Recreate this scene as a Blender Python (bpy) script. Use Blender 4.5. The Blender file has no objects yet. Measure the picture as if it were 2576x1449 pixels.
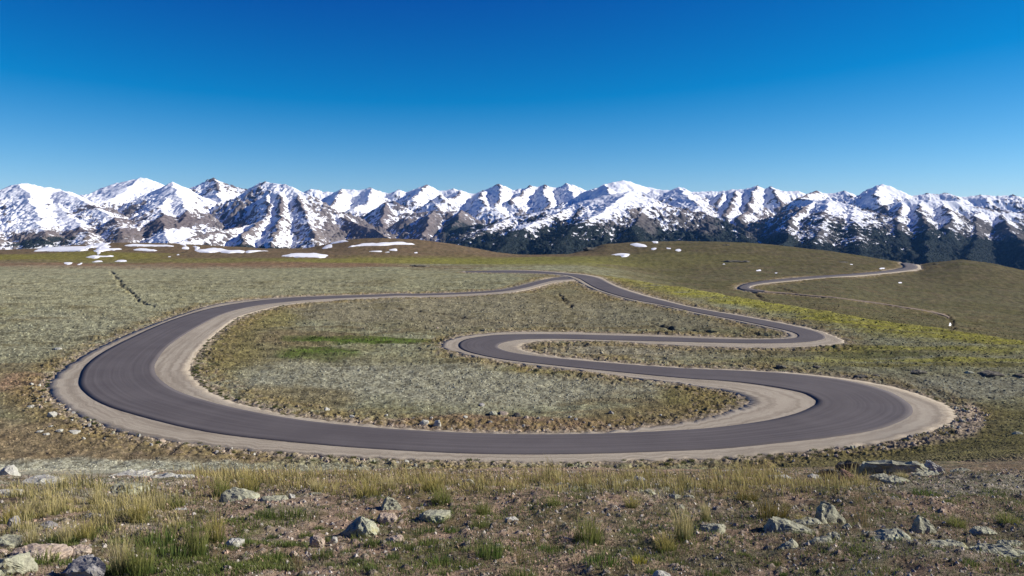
import bpy, math, random
import numpy as np
random.seed(7); RNG = np.random.default_rng(7)
sc = bpy.context.scene
COL = sc.collection
rad = math.radians

# ------------------------------------------------------------------ camera, sky, sun, exposure
F = 2022.0; CX = 1288.0; HY = 560.0            # focal length, centre column, horizon row for a 2576 px wide frame
cam_d = bpy.data.cameras.new('camera'); cam = bpy.data.objects.new('camera', cam_d); COL.objects.link(cam)
cam.location = (0, 0, 0); cam.rotation_euler = (rad(90), 0, 0)
cam_d.sensor_width = 36; cam_d.lens = 36*F/2576; cam_d.shift_y = -(724.5-HY)/2576
cam_d.clip_start = 0.1; cam_d.clip_end = 60000
sc.camera = cam
SUN_EL = 27.0; SUN_AZ = 85.0                    # azimuth clockwise from the viewing direction
wd = bpy.data.worlds.new('World'); sc.world = wd; wd.use_nodes = True
nt = wd.node_tree; nt.nodes.clear()
sky = nt.nodes.new('ShaderNodeTexSky'); sky.sky_type = 'NISHITA'; sky.sun_disc = False
sky.sun_elevation = rad(SUN_EL); sky.sun_rotation = rad(SUN_AZ)
sky.altitude = 3600; sky.air_density = 1.0; sky.dust_density = 0.0; sky.ozone_density = 2.0
hs = nt.nodes.new('ShaderNodeHueSaturation'); hs.inputs['Saturation'].default_value = 1.25; hs.inputs['Hue'].default_value = 0.484
bg = nt.nodes.new('ShaderNodeBackground'); bg.inputs['Strength'].default_value = 0.081
wo = nt.nodes.new('ShaderNodeOutputWorld')
nt.links.new(sky.outputs[0], hs.inputs['Color']); vs = nt.nodes.new('ShaderNodeVectorMath'); vs.operation = 'SUBTRACT'; vs.inputs[1].default_value = (1.02, 1.05, .12)   # the thin dry air of the heights
vm = nt.nodes.new('ShaderNodeVectorMath'); vm.operation = 'MAXIMUM'; vm.inputs[1].default_value = (.01, .2, .5)
nt.links.new(hs.outputs[0], vs.inputs[0]); nt.links.new(vs.outputs[0], vm.inputs[0]); nt.links.new(vm.outputs[0], bg.inputs[0]); nt.links.new(bg.outputs[0], wo.inputs[0])
sl = bpy.data.lights.new('sun', 'SUN'); sl.energy = 5.0; sl.angle = rad(0.5); sl.color = (1.0, 0.94, 0.85)
so = bpy.data.objects.new('sun', sl); COL.objects.link(so)
from mathutils import Vector
sd = Vector((math.sin(rad(SUN_AZ))*math.cos(rad(SUN_EL)), math.cos(rad(SUN_AZ))*math.cos(rad(SUN_EL)), math.sin(rad(SUN_EL))))
so.rotation_euler = sd.to_track_quat('Z', 'Y').to_euler(); so.location = (300, 100, 200)
sc.view_settings.view_transform = 'Standard'; sc.view_settings.look = 'None'
sc.view_settings.exposure = 0.5; sc.view_settings.gamma = 1.0

# ------------------------------------------------------------------ noise helpers
def _h(ix, iy, seed):
    h = ix.astype(np.uint32)*np.uint32(374761393) + iy.astype(np.uint32)*np.uint32(668265263) + np.uint32(seed*2246822519 & 0xffffffff)
    h = (h ^ (h >> np.uint32(13)))*np.uint32(1274126177)
    return h ^ (h >> np.uint32(16))
def rnd(ix, iy, seed=0): return (_h(ix, iy, seed) & np.uint32(0xffff)).astype(np.float32)/65535.0
def noise(x, y, seed=0):
    x = np.asarray(x, np.float64); y = np.asarray(y, np.float64)
    ix = np.floor(x).astype(np.int64); iy = np.floor(y).astype(np.int64)
    fx = (x-ix).astype(np.float32); fy = (y-iy).astype(np.float32)
    def g(dx, dy):
        a = rnd(ix+dx, iy+dy, seed)*np.float32(6.2831853)
        return np.cos(a)*(fx-dx) + np.sin(a)*(fy-dy)
    u = fx*fx*fx*(fx*(fx*6-15)+10); v = fy*fy*fy*(fy*(fy*6-15)+10)
    a = g(0,0); b = g(1,0); c = g(0,1); d = g(1,1)
    return (a+(b-a)*u + ((c+(d-c)*u) - (a+(b-a)*u))*v)*1.5
def fbm(x, y, o=4, seed=0, gain=.5):
    s = 0; a = 1.0; t = 0
    for i in range(o):
        s = s + a*noise(x*2**i, y*2**i, seed+i*17); t += a; a *= gain
    return s/t
def cells(x, y, seed=0):
    """distance to the nearest jittered cell centre and a random value of that cell"""
    ix = np.floor(x).astype(np.int64); iy = np.floor(y).astype(np.int64)
    best = np.full(np.shape(x), 9.0, np.float32); val = np.zeros(np.shape(x), np.float32)
    for dx in (-1,0,1):
        for dy in (-1,0,1):
            cx = ix+dx+rnd(ix+dx, iy+dy, seed); cy = iy+dy+rnd(ix+dx, iy+dy, seed+5)
            d = ((cx-x)**2+(cy-y)**2).astype(np.float32)
            m = d < best
            best = np.where(m, d, best); val = np.where(m, rnd(ix+dx, iy+dy, seed+9), val)
    return np.sqrt(best), val
def ss(a, b, x):
    t = np.clip((x-a)/(b-a), 0, 1); return t*t*(3-2*t)

# ------------------------------------------------------------------ mesh / material / tag helpers
def tag(o, label=None, cat=None, group=None, kind=None):
    if label: o['label'] = label
    if cat: o['category'] = cat
    if group: o['group'] = group
    if kind: o['kind'] = kind
    return o
def link(name, me, mat=None, parent=None):
    o = bpy.data.objects.new(name, me); COL.objects.link(o)
    if mat: me.materials.append(mat)
    if parent: o.parent = parent
    return o
def mesh_np(name, V, Fq, smooth=True, attrs=None, uv=None):
    """V (n,3), Fq (m,k) with constant k; attrs {name: (n,3) colour}"""
    me = bpy.data.meshes.new(name); V = np.asarray(V, np.float32); Fq = np.asarray(Fq, np.int32)
    n, (m, k) = len(V), Fq.shape
    me.vertices.add(n); me.vertices.foreach_set('co', V.ravel())
    me.loops.add(m*k); me.loops.foreach_set('vertex_index', Fq.ravel())
    me.polygons.add(m); me.polygons.foreach_set('loop_start', np.arange(0, m*k, k, dtype=np.int32))
    me.polygons.foreach_set('loop_total', np.full(m, k, np.int32))
    me.polygons.foreach_set('use_smooth', np.full(m, smooth, bool))
    me.update(calc_edges=True)
    if attrs:
        for an, c in attrs.items():
            a = me.attributes.new(an, 'FLOAT_COLOR', 'POINT')
            cc = np.ones((n, 4), np.float32); cc[:, :3] = c; a.data.foreach_set('color', cc.ravel())
    if uv is not None:
        l = me.uv_layers.new(name='uv'); l.data.foreach_set('uv', np.asarray(uv, np.float32)[Fq.ravel()].ravel())
    return me
def grid_faces(r, c):
    i = np.arange(r*c).reshape(r, c)
    return np.stack([i[:-1,:-1], i[:-1,1:], i[1:,1:], i[1:,:-1]], -1).reshape(-1, 4)
class NT:
    def __init__(s, name):
        s.m = bpy.data.materials.new(name); s.m.use_nodes = True; s.t = s.m.node_tree
        s.b = s.t.nodes['Principled BSDF']; s.b.inputs['Roughness'].default_value = .95; s.b.inputs['Specular IOR Level'].default_value = .15
    def n(s, t, **kw):
        x = s.t.nodes.new(t)
        for k, v in kw.items():
            if k in x.inputs: x.inputs[k].default_value = v
            else: setattr(x, k, v)
        return x
    def l(s, a, b): s.t.links.new(a, b)
    def attr(s, name): return s.n('ShaderNodeAttribute', attribute_name=name).outputs['Color']
    def pos(s): return s.n('ShaderNodeNewGeometry').outputs['Position']
    def obj(s): return s.n('ShaderNodeTexCoord').outputs['Object']
    def noise(s, vec, scale, detail=4, rough=.55):
        x = s.n('ShaderNodeTexNoise'); x.inputs['Scale'].default_value = scale; x.inputs['Detail'].default_value = detail
        x.inputs['Roughness'].default_value = rough
        s.l(vec, x.inputs['Vector']); return x.outputs['Fac']
    def scalev(s, vec, k):
        x = s.n('ShaderNodeVectorMath', operation='MULTIPLY'); s.l(vec, x.inputs[0]); x.inputs[1].default_value = k; return x.outputs[0]
    def ramp(s, fac, stops):
        x = s.n('ShaderNodeValToRGB'); s.l(fac, x.inputs[0]); e = x.color_ramp.elements
        while len(e) < len(stops): e.new(.5)
        for q, (p, c) in zip(e, stops): q.position = p; q.color = (*c, 1) if len(c) == 3 else c
        return x.outputs[0]
    def mix(s, fac, a, b, mode='MIX'):
        x = s.n('ShaderNodeMix', data_type='RGBA', blend_type=mode)
        for v, i in ((fac, 0), (a, 6), (b, 7)):
            if hasattr(v, 'is_linked'): s.l(v, x.inputs[i])
            elif i == 0: x.inputs[0].default_value = v
            else: x.inputs[i].default_value = (*v, 1)
        return x.outputs[2]
    def bump(s, h, strength, dist):
        x = s.n('ShaderNodeBump'); x.inputs['Strength'].default_value = strength; x.inputs['Distance'].default_value = dist
        s.l(h, x.inputs['Height']); s.l(x.outputs[0], s.b.inputs['Normal'])
    def base(s, c): s.l(c, s.b.inputs['Base Color']); return s

# ------------------------------------------------------------------ the land: height over (column, depth), read off the lie of the ground
def poly(spec, x):
    if isinstance(spec, (int, float)): return np.full(len(x), float(spec))
    p = np.array(spec, float); return np.interp(x, p[:,0], p[:,1])
def smooth1(a, n):
    k = np.hanning(n+2)[1:-1]; k /= k.sum(); p = n//2
    return np.convolve(np.pad(a, p, mode='edge'), k, 'valid')[:len(a)]
UX = np.linspace(-1100, 3700, 1201)
C1Y = [(-600,230),(0,230),(1000,240),(1300,300),(1500,330),(1700,280),(1857,245),(2100,205),(2300,192),(2576,180),(3200,178)]
C1P = [(-600,775),(0,770),(1000,763),(1300,715),(1500,700),(1700,728),(1857,755),(2100,795),(2300,826),(2576,862),(3200,890)]
CRY = [(-600,950),(500,950),(1000,880),(1300,920),(1500,820),(1700,820),(2000,800),(2300,720),(2576,680),(3200,650)]
CRP = [(-600,632),(0,629),(100,625),(200,616),(300,610),(434,611),(567,620),(667,625),(768,624),(823,613),(890,602),(957,600),(1050,604),(1150,616),(1250,635),(1300,641),(1430,641),(1480,628),(1520,614),(1600,610),(1700,608),(1790,607),(1900,612),(2000,622),(2100,634),(2240,655),(2310,667),(2340,660),(2420,653),(2500,663),(2576,681),(2700,700),(3200,740)]
def mul(s, k): return [(a, b*k) for a, b in s]
ROWS = [('z', .5, -1.78), ('z', 3, -2.3), ('z', 8, -3.3),
 ('p', 14, [(0,1222),(1288,1212),(2576,1215)]),
 ('p', 20, [(0,1204),(400,1198),(800,1190),(1288,1184),(1700,1184),(2200,1190),(2576,1182)]),
 ('p', 32, [(0,1188),(400,1188),(800,1193),(1288,1198),(1800,1195),(2200,1172),(2576,1152)]),
 ('p', 60, [(0,1184),(400,1190),(800,1230),(1288,1260),(1800,1235),(2200,1165),(2576,1130)]),
 ('p', 85, [(0,1186),(400,1195),(800,1208),(1288,1215),(1800,1205),(2200,1162),(2576,1112)]),
 ('p', 100, [(0,1166),(1800,1166),(2200,1150),(2576,1095)]),
 ('z', 125, -28.5), ('z', 150, -27), ('z', 170, -25.7),
 ('p', C1Y, C1P),
 ('p', mul(C1Y, 1.3), [(-600,722),(0,720),(1000,715),(1300,684),(1500,676),(1700,731),(1857,757),(2100,805),(2300,838),(2576,878),(3200,900)]),
 ('p', mul(C1Y, 1.75), [(-600,683),(0,683),(1000,678),(1300,660),(1500,655),(1700,690),(1857,708),(2100,745),(2300,785),(2576,830),(3200,850)]),
 ('p', [(-600,600),(0,600),(1000,620),(1300,680),(1500,680),(1700,620),(1857,560),(2100,500),(2300,470),(2576,440),(3200,430)],
       [(-600,652),(0,652),(1000,645),(1300,650),(1500,642),(1700,650),(1857,668),(2100,692),(2300,722),(2576,755),(3200,790)]),
 ('p', CRY, CRP)]
ry, rz = [], []
for k, y, v in ROWS:
    Y = smooth1(poly(y, UX), 15); v = smooth1(poly(v, UX), 7 if v is CRP else 41)
    ry.append(Y); rz.append(v if k == 'z' else -(v-HY)*Y/F)
cy_, cz_ = ry[-1], rz[-1]
for m, dz in ((1.12, -12), (1.5, -100)): ry.append(cy_*m); rz.append(cz_+dz)
ry.append(np.full(len(UX), 3000.)); rz.append(np.full(len(UX), -330.)); ry.append(np.full(len(UX), 14000.)); rz.append(np.full(len(UX), -330.))
ry = np.array(ry); rz = np.array(rz)
NLY = 1500; LY0, LY1 = math.log(.5), math.log(13000.)
LYT = np.exp(np.linspace(LY0, LY1, NLY)); ZT = np.zeros((NLY, len(UX)), np.float32)
h_ = np.diff(ry, axis=0); dl_ = np.diff(rz, axis=0)/h_
mt = np.zeros_like(ry)
w1 = 2*h_[1:]+h_[:-1]; w2 = h_[1:]+2*h_[:-1]
ok = dl_[:-1]*dl_[1:] > 0
with np.errstate(all='ignore'):
    mt[1:-1] = np.where(ok, (w1+w2)/(w1/dl_[:-1]+w2/dl_[1:]), 0)
mt[0] = dl_[0]; mt[-1] = dl_[-1]
for j in range(len(UX)):
    k = np.clip(np.searchsorted(ry[:,j], LYT)-1, 0, len(ry)-2); hh = h_[k,j]; t = (LYT-ry[k,j])/hh
    ZT[:,j] = (1+2*t)*(1-t)**2*rz[k,j] + t*(1-t)**2*hh*mt[k,j] + t*t*(3-2*t)*rz[k+1,j] + t*t*(t-1)*hh*mt[k+1,j]
def zb(X, Y):
    """smooth ground height"""
    X = np.asarray(X, float); Y = np.maximum(np.asarray(Y, float), .55)
    a = np.clip((CX+F*X/Y-UX[0])/(UX[1]-UX[0]), 0, len(UX)-1.001); b = np.clip((np.log(Y)-LY0)/(LY1-LY0)*(NLY-1), 0, NLY-1.001)
    i = a.astype(int); j = b.astype(int); a = a-i; b = b-j
    return (ZT[j,i]*(1-a)+ZT[j,i+1]*a)*(1-b) + (ZT[j+1,i]*(1-a)+ZT[j+1,i+1]*a)*b
_Ys = np.exp(np.linspace(math.log(3), math.log(1300), 6000))
def at(px, py):
    """the spot of ground seen at a place in the photo (2576 px frame) -> X, Y, Z"""
    X = (px-CX)/F*_Ys; z = zb(X, _Ys); p = HY-F*z/_Ys
    k = int(np.argmax(p <= py)); 
    if p[k] > py: k = int(np.argmin(p))
    if k > 0 and p[k-1] > py: t = (p[k-1]-py)/(p[k-1]-p[k]); Y = _Ys[k-1]+t*(_Ys[k]-_Ys[k-1])
    else: Y = _Ys[k]
    X = (px-CX)/F*Y
    return np.array((X, Y, float(zb(X, Y))))
Z8 = lambda x, y: (x/2.8085, 640.3+y/2.8085)
ZA = lambda x, y: (914.7+x/2.8085, 640.3+y/2.8085)
ZB = lambda x, y: (1738+x/2.8082, 640.3+y/2.8082)
Z1 = lambda x, y: (x/2.9957, 411.6+y/2.9957)
Z2 = lambda x, y: (823.3+x/2.9957, 411.6+y/2.9957)
Z3 = lambda x, y: (1646.5+x/2.7718, 411.6+y/2.7718)
# ------------------------------------------------------------------ the road: cross-sections (asphalt P, Q, then gravel P, Q)
ST = [(ZA,1500,175,1420,158,1500,183,1420,152),(ZA,1350,185,1350,167,1350,200,1350,163),(ZA,1250,208,1250,186,1250,225,1250,181),
(ZA,1150,235,1140,215,1150,250,1140,209),(ZA,1000,261,990,248,1000,276,990,243),(ZA,800,276,800,265,800,288,800,262),(ZA,400,292,400,279,400,306,400,276),
(ZA,0,303,0,288,0,318,0,284),(Z8,2200,322,2190,300,2200,337,2190,295),(Z8,2000,340,1970,314,2000,362,1970,305),(Z8,1800,366,1750,337,1850,395,1750,322),
(Z8,1600,414,1500,380,1680,450,1500,358),(Z8,1400,510,1200,470,1530,555,1200,450),(Z8,1200,640,900,602,1410,680,900,565),(Z8,1110,750,640,752,1348,775,520,755),
(Z8,1092,805,560,880,1340,830,350,900),(Z8,1115,868,590,970,1375,880,375,1010),(Z8,1220,950,750,1070,1450,950,560,1140),(Z8,1400,1020,1100,1175,1600,1025,900,1262),
(Z8,1700,1097,1500,1262,1830,1090,1400,1345),(Z8,2100,1170,2000,1322,2150,1155,1900,1393),(Z8,2569,1222,2500,1366,2569,1203,2500,1432),
(ZA,400,1250,400,1395,400,1238,400,1455),(ZA,800,1268,800,1411,800,1258,800,1463),(ZA,1200,1276,1200,1416,1200,1263,1200,1470),(ZA,1600,1272,1650,1410,1600,1259,1650,1466),
(ZA,2000,1258,2100,1395,1900,1235,2100,1452),(ZA,2400,1235,2569,1372,2250,1190,2569,1440),(ZB,300,1212,600,1337,130,1150,600,1410),(ZB,550,1175,1000,1292,280,1105,1100,1365),
(ZB,750,1125,1350,1230,390,1065,1550,1283),(ZB,860,1075,1530,1155,412,1040,1800,1210),(ZB,887,1045,1568,1100,405,1022,1872,1130),(ZB,865,1018,1520,1040,370,1003,1800,1062),
(ZB,780,978,1380,965,290,975,1550,970),(ZB,600,942,1100,895,180,952,1150,885),(ZB,400,912,750,850,80,940,750,840),(ZB,200,892,400,827,0,928,400,818),
(ZB,0,880,0,810,-70,912,0,803),(ZA,2000,852,2000,790,1950,878,2000,782),(ZA,1600,812,1700,767,1580,828,1700,757),(ZA,1300,780,1400,740,1280,793,1400,726),
(ZA,1000,745,1200,718,980,757,1250,705),(ZA,800,706,1050,695,760,717,1150,683),(ZA,700,675,965,670,590,676,1107,662),(ZA,671,642,948,648,545,645,1104,650),
(ZA,700,611,990,624,590,607,1130,632),(ZA,800,587,1100,604,740,572,1220,617),(ZA,1000,568,1250,598,1000,550,1300,610),(ZA,1400,566,1450,598,1400,548,1450,607),
(ZA,1800,575,1800,608,1800,560,1800,620),(ZA,2200,588,2200,618,2200,574,2200,642),(ZB,250,600,250,626,250,588,250,656),(ZB,450,603,450,630,450,594,450,660),
(ZB,640,600,700,627,600,591,700,657),(ZB,730,593,860,615,670,588,930,645),(ZB,757,580,945,594,692,578,1082,622),(ZB,745,563,925,565,680,560,1035,588),
(ZB,680,540,830,532,620,535,880,532),(ZB,500,500,600,482,480,506,600,474),(ZB,250,450,300,428,250,458,300,421),(ZB,0,402,0,375,0,411,0,368),
(ZA,2100,355,2150,337,2100,364,2150,328),(ZA,1900,318,1950,285,1900,328,1950,275),(ZA,1750,278,1800,235,1740,287,1800,225),(ZA,1640,238,1720,198,1625,247,1725,188),
(ZA,1570,200,1660,168,1550,212,1670,160),(ZA,1520,170,1560,146,1500,182,1565,141),(ZA,1430,146,1430,134,1420,152,1430,129),(ZA,1250,133,1250,119,1250,137,1250,115),
(ZA,1000,128,1000,113,1000,131,1000,110),(ZA,720,124,720,119,700,126,700,118)]
FR = [(ZB,1480,64,1555,63,1470,62,1575,61),(ZB,1502,80,1598,82,1494,80,1622,82),(ZB,1495,97,1590,103,1485,94,1612,108),(ZB,1400,114,1450,123,1400,111,1450,128),
(ZB,1200,134,1200,147,1200,131,1200,151),(ZB,1000,147,1000,160,1000,144,1000,164),(ZB,800,162,800,176,800,159,800,180),(ZB,600,180,620,193,600,177,620,196),
(ZB,480,192,500,207,475,189,505,209),(ZB,390,210,430,222,380,207,440,224),(ZB,345,228,412,233,335,226,420,234),(ZB,335,240,418,242,320,240,424,242),
(ZB,370,251,440,250,360,253,450,249),(ZB,520,266,520,259,520,268,520,257)]
PT = [(ZB,520,267,520,260,520,267,520,260),(ZB,700,278,700,273,0,0,0,0),(ZB,900,298,900,293,0,0,0,0),(ZB,1100,318,1100,313,0,0,0,0),(ZB,1300,343,1300,338,0,0,0,0),
(ZB,1500,375,1500,370,0,0,0,0),(ZB,1700,411,1705,405,0,0,0,0),(ZB,1790,434,1800,428,0,0,0,0),(ZB,1818,450,1830,444,0,0,0,0)]
def catmull(P, n):
    P = np.asarray(P); Q = np.vstack([2*P[0]-P[1], P, 2*P[-1]-P[-2]]); out = []
    t = (np.arange(n)/n)[:,None]
    for i in range(len(P)-1):
        a, b, c, d = Q[i:i+4]
        out.append(.5*((2*b)+(c-a)*t+(2*a-5*b+4*c-d)*t*t+(3*b-a-3*c+d)*t**3))
    return np.vstack(out+[P[-1:]])
def edges(S, o, n):
    P = np.array([at(*s[0](s[1+o], s[2+o])) for s in S]); Q = np.array([at(*s[0](s[3+o], s[4+o])) for s in S])
    p = catmull(P[:,:2], n); q = catmull(Q[:,:2], n)
    for e in (p, q):                              # a little smoothing along the run
        for _ in range(6): e[1:-1] = (e[:-2]+2*e[1:-1]+e[2:])/4
    return p, q
def ribbon(name, p, q, mat, lift, nc=10, skirt=.25, wob=0.0, seed=1):
    p = p.copy(); q = q.copy()
    s = np.concatenate([[0], np.cumsum(np.linalg.norm(np.diff((p+q)/2, axis=0), axis=1))])
    d = q-p; w = np.linalg.norm(d, axis=1)[:,None]; dn = d/np.maximum(w, .01)
    if wob:
        p += dn*(fbm(s*.45, s*0, 5, seed, .65)*wob)[:,None]; q += dn*(fbm(s*.45, s*0+9, 5, seed+3, .65)*wob)[:,None]
    t = np.linspace(0, 1, nc+1)
    XY = p[:,None,:]*(1-t)[None,:,None]+q[:,None,:]*t[None,:,None]
    Z = zb(XY[...,0], XY[...,1])+lift
    V = np.concatenate([XY, Z[...,None]], -1)
    lo = V[:,[0,-1]].copy(); lo[...,2] -= skirt
    lo[:,0,:2] -= dn*skirt*.3; lo[:,1,:2] += dn*skirt*.3
    V = np.concatenate([lo[:,:1], V, lo[:,1:]], 1); R, C = V.shape[:2]
    wl = np.concatenate([[0], t, [1]])
    uv = np.stack([np.repeat(s[:,None], C, 1), np.repeat(wl[None], R, 0)], -1)
    me = mesh_np(name, V.reshape(-1,3), grid_faces(R, C)[:, ::-1], True, None, uv.reshape(-1,2))
    return tag(link(name, me, mat), kind='structure')
road_pq = edges(ST, 0, 14); grav_pq = edges(ST, 4, 14); fr_pq = edges(FR, 0, 10); frg_pq = edges(FR, 4, 10); pt_pq = edges(PT, 0, 10)

m = NT('asphalt'); uvn = m.n('ShaderNodeTexCoord').outputs['UV']
tr = m.noise(m.scalev(uvn, (.02, 16, 1)), 1.0, 5, .6); sp = m.noise(m.pos(), 9, 6, .75); bl = m.noise(m.pos(), .12, 3)
c = m.ramp(tr, [(.32, (.078,.068,.068)), (.5, (.115,.102,.101)), (.68, (.160,.144,.140))])
c = m.mix(.35, c, m.ramp(sp, [(.35, (.07,.062,.062)), (.65, (.175,.158,.152))]))
c = m.mix(.30, c, m.ramp(bl, [(.35, (.085,.074,.075)), (.65, (.15,.133,.129))]))
m.base(c); m.b.inputs['Roughness'].default_value = .85; m.bump(m.noise(m.pos(), 25, 4, .7), .5, .02)
M_ASPH = m.m
m = NT('gravel'); sp = m.noise(m.pos(), 7, 8, .8); bl = m.noise(m.pos(), .25, 4)
uvn = m.n('ShaderNodeTexCoord').outputs['UV']; tr = m.noise(m.scalev(uvn, (.03, 22, 1)), 1.0, 4, .6)
c = m.ramp(sp, [(.3, (.20,.165,.118)), (.5, (.385,.335,.25)), (.7, (.60,.535,.42))])
c = m.mix(.4, c, m.ramp(bl, [(.35, (.28,.23,.17)), (.65, (.47,.41,.315))]))
c = m.mix(.5, c, m.ramp(tr, [(.38, (.20,.16,.118)), (.58, (.44,.38,.29))]))
m.base(c); m.bump(sp, .9, .06)
M_GRAV = m.m
m = NT('dirt_path'); sp = m.noise(m.pos(), 3, 5, .7)
m.base(m.ramp(sp, [(.3, (.17,.125,.09)), (.7, (.28,.22,.165))])); M_PATH = m.m
ribbon('gravel_shoulder', *grav_pq, M_GRAV, .05, 14, .25, 1.5, 3)
ribbon('road', *road_pq, M_ASPH, .12, 12, .2, .10, 5)
ribbon('gravel_shoulder', *frg_pq, M_GRAV, .05, 4, .4, .4, 8)
ribbon('road', *fr_pq, M_ASPH, .30, 4, .2, .1, 9)
ribbon('footpath', *pt_pq, M_PATH, .12, 3, .3, .5, 11)

# a plan of where the road lies, so the ground is graded flat under it
PX0, PY0, PC = -170., 88., .33; PW, PH = int(600/PC), int(700/PC)
PLAN = np.zeros((PH, PW), np.float32)
def stamp(p, q, v=1.0):
    for i in range(len(p)-1):
        quad = np.array([p[i], q[i], q[i+1], p[i+1]]); g = (quad-[PX0, PY0])/PC
        x0, y0 = np.floor(g.min(0)).astype(int); x1, y1 = np.ceil(g.max(0)).astype(int)
        x0 = max(x0, 0); y0 = max(y0, 0); x1 = min(x1, PW-1); y1 = min(y1, PH-1)
        if x1 < x0 or y1 < y0: continue
        gy, gx = np.mgrid[y0:y1+1, x0:x1+1]; ins = np.zeros(gx.shape, bool)
        for a in range(4):
            ax, ay = g[a]; bx, by = g[(a+1) % 4]
            with np.errstate(all='ignore'):
                ins ^= ((ay > gy) != (by > gy)) & (gx < (bx-ax)*(gy-ay)/(by-ay)+ax)
        sub = PLAN[y0:y1+1, x0:x1+1]; sub[ins] = v
for e in (grav_pq, frg_pq, pt_pq): stamp(*e)
def blur(a, r):
    for ax in (0, 1):
        for _ in range(2):
            c = np.cumsum(np.pad(a, [(r+1, r) if k == ax else (0, 0) for k in (0, 1)], mode='edge'), axis=ax, dtype=np.float64)
            n = 2*r+1
            a = ((c[n:]-c[:-n]) if ax == 0 else (c[:,n:]-c[:,:-n])).astype(np.float32)/n
    return a
PL1 = blur(PLAN, 2); PL4 = blur(PLAN, 6); PL10 = blur(PLAN, 18)
def plan(P, X, Y):
    i = ((Y-PY0)/PC).astype(int); j = ((X-PX0)/PC).astype(int); okk = (i >= 0) & (i < PH) & (j >= 0) & (j < PW)
    return np.where(okk, P[np.clip(i, 0, PH-1), np.clip(j, 0, PW-1)], 0)
# ------------------------------------------------------------------ the ground sheet
def rows_y(*segs):
    out = []
    for a, b, n in segs: out.append(np.exp(np.linspace(math.log(a), math.log(b), n, endpoint=False)))
    return np.concatenate(out+[[segs[-1][1]]])
GY = rows_y((.6, 4.5, 30), (4.5, 24, 360), (24, 95, 150), (95, 200, 300), (200, 1120, 330), (1120, 3000, 30), (3000, 12500, 8))
GU = np.concatenate([np.linspace(-1090, -70, 120, endpoint=False), np.linspace(-70, 2646, 1230, endpoint=False), np.linspace(2646, 3690, 120)])
Yg, Ug = np.meshgrid(GY, GU, indexing='ij'); Xg = (Ug-CX)/F*Yg
Zg = zb(Xg, Yg)
near = 1-ss(14, 30, Yg)
r1 = plan(PL1, Xg, Yg); r4 = plan(PL4, Xg, Yg); r10 = plan(PL10, Xg, Yg)
foot = Yg/804.                                     # width of one picture element on the ground, m
def octv(lam, seed, sx=1.0, sy=1.0): return np.where(lam > 2.2*foot, noise(Xg/lam/sx, Yg/lam/sy, seed), 0)
big = fbm(Xg/14, Yg/9, 4, 3); mid = fbm(Xg/3.1, Yg/2.4, 4, 31); fine = fbm(Xg/.55, Yg/.55, 4, 41)
huge = fbm(Xg/70, Yg/30, 4, 77); streak = fbm(Xg/22, Yg/3.2, 4, 55)
cd, cv = cells(Xg/.55, Yg/.55, 4); cd2, cv2 = cells(Xg/.16, Yg/.16, 14); cd3, cv3 = cells(Xg/.055, Yg/.055, 24)
farw = ss(25, 60, Yg)
lich = np.clip(.5+big*.9+huge*.5, 0, 1)
dz = farw*( .16*octv(3.0, 61) + .10*octv(1.3, 62) + .12*lich*ss(.5, .05, cd)*(.3+cv) + .25*octv(8, 63, 1.6) + .10*mid )
dz += ss(150, 350, Yg)*( .3*octv(14, 64, 2.2) + .7*octv(45, 65, 2.0) ) + ss(380, 700, Yg)*(.5*octv(26, 66, 2) + .6*octv(90, 67, 2))
dz += .9*streak*farw*ss(110, 180, Yg)*ss(420, 300, Yg)
dz += (1-farw)*( .10*octv(2.6, 68) + .05*octv(.9, 69) + .03*octv(.3, 70) + .012*octv(.12, 71) )
sto = ss(.62, .95, cv2)*ss(.42, .1, cd2)
dz += near*(.035*sto + .014*ss(.4, .08, cd3)*cv3)
dz *= 1-ss(0.02, .6, r4)
dz -= (.16+.0006*Yg)*ss(.55, .98, r1)
# the embankment of rubble round the outer road edges
rub = ss(.015, .3, r10)*(1-ss(.3, .7, r4))
dz += rub*(.22*octv(1.1, 72)+.16*ss(.5, .1, cd)*cv)

def wpts(pts): return np.array([at(*p)[:2] for p in pts])
def dist_line(P, X, Y):
    d = np.full(X.shape, 1e9)
    for a, b in zip(P[:-1], P[1:]):
        ab = b-a; t = np.clip(((X-a[0])*ab[0]+(Y-a[1])*ab[1])/(ab@ab), 0, 1)
        d = np.minimum(d, np.hypot(X-a[0]-t*ab[0], Y-a[1]-t*ab[1]))
    return d
crack = np.zeros_like(Zg)
for pts, wdt, dep in (([(276,682),(290,697),(305,716),(318,727),(336,744),(352,760),(368,768),(392,771)], .55, 1.0),
                 ([(1406,738),(1414,752),(1424,762),(1436,774)], .7, .6),
                 ([(1640,815),(1690,826),(1740,830),(1800,836),(1880,838),(1940,842)], .8, .7),
                 ([(1130,800),(1250,806),(1330,816),(1450,824)], .6, .3), ([(960,772),(1050,782),(1180,800)], .6, .3),
                 ([(2380,792),(2392,802),(2396,815),(2390,832)], .8, .8),
                 ([(1890,728),(1908,742),(1922,756)], 1.0, .8), ([(1950,722),(1990,732),(2020,740)], 1.0, .7)):
    P = wpts(pts); lo, hi = P.min(0)-8, P.max(0)+8
    k = np.where((Xg > lo[0]) & (Xg < hi[0]) & (Yg > lo[1]) & (Yg < hi[1]))
    d = dist_line(P, Xg[k]+1.3*noise(Xg[k]/2.6, Yg[k]/2.6, 8), Yg[k]+1.0*noise(Xg[k]/2.6, Yg[k]/2.6, 9))
    w = ss(wdt*1.5, wdt*.4, d)*(.35+.65*ss(-.35, .15, noise(Xg[k]/3, Yg[k]/4, 12)))
    dz[k] -= w*dep; crack[k] = np.maximum(crack[k], w)
Zt = Zg+dz

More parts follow.
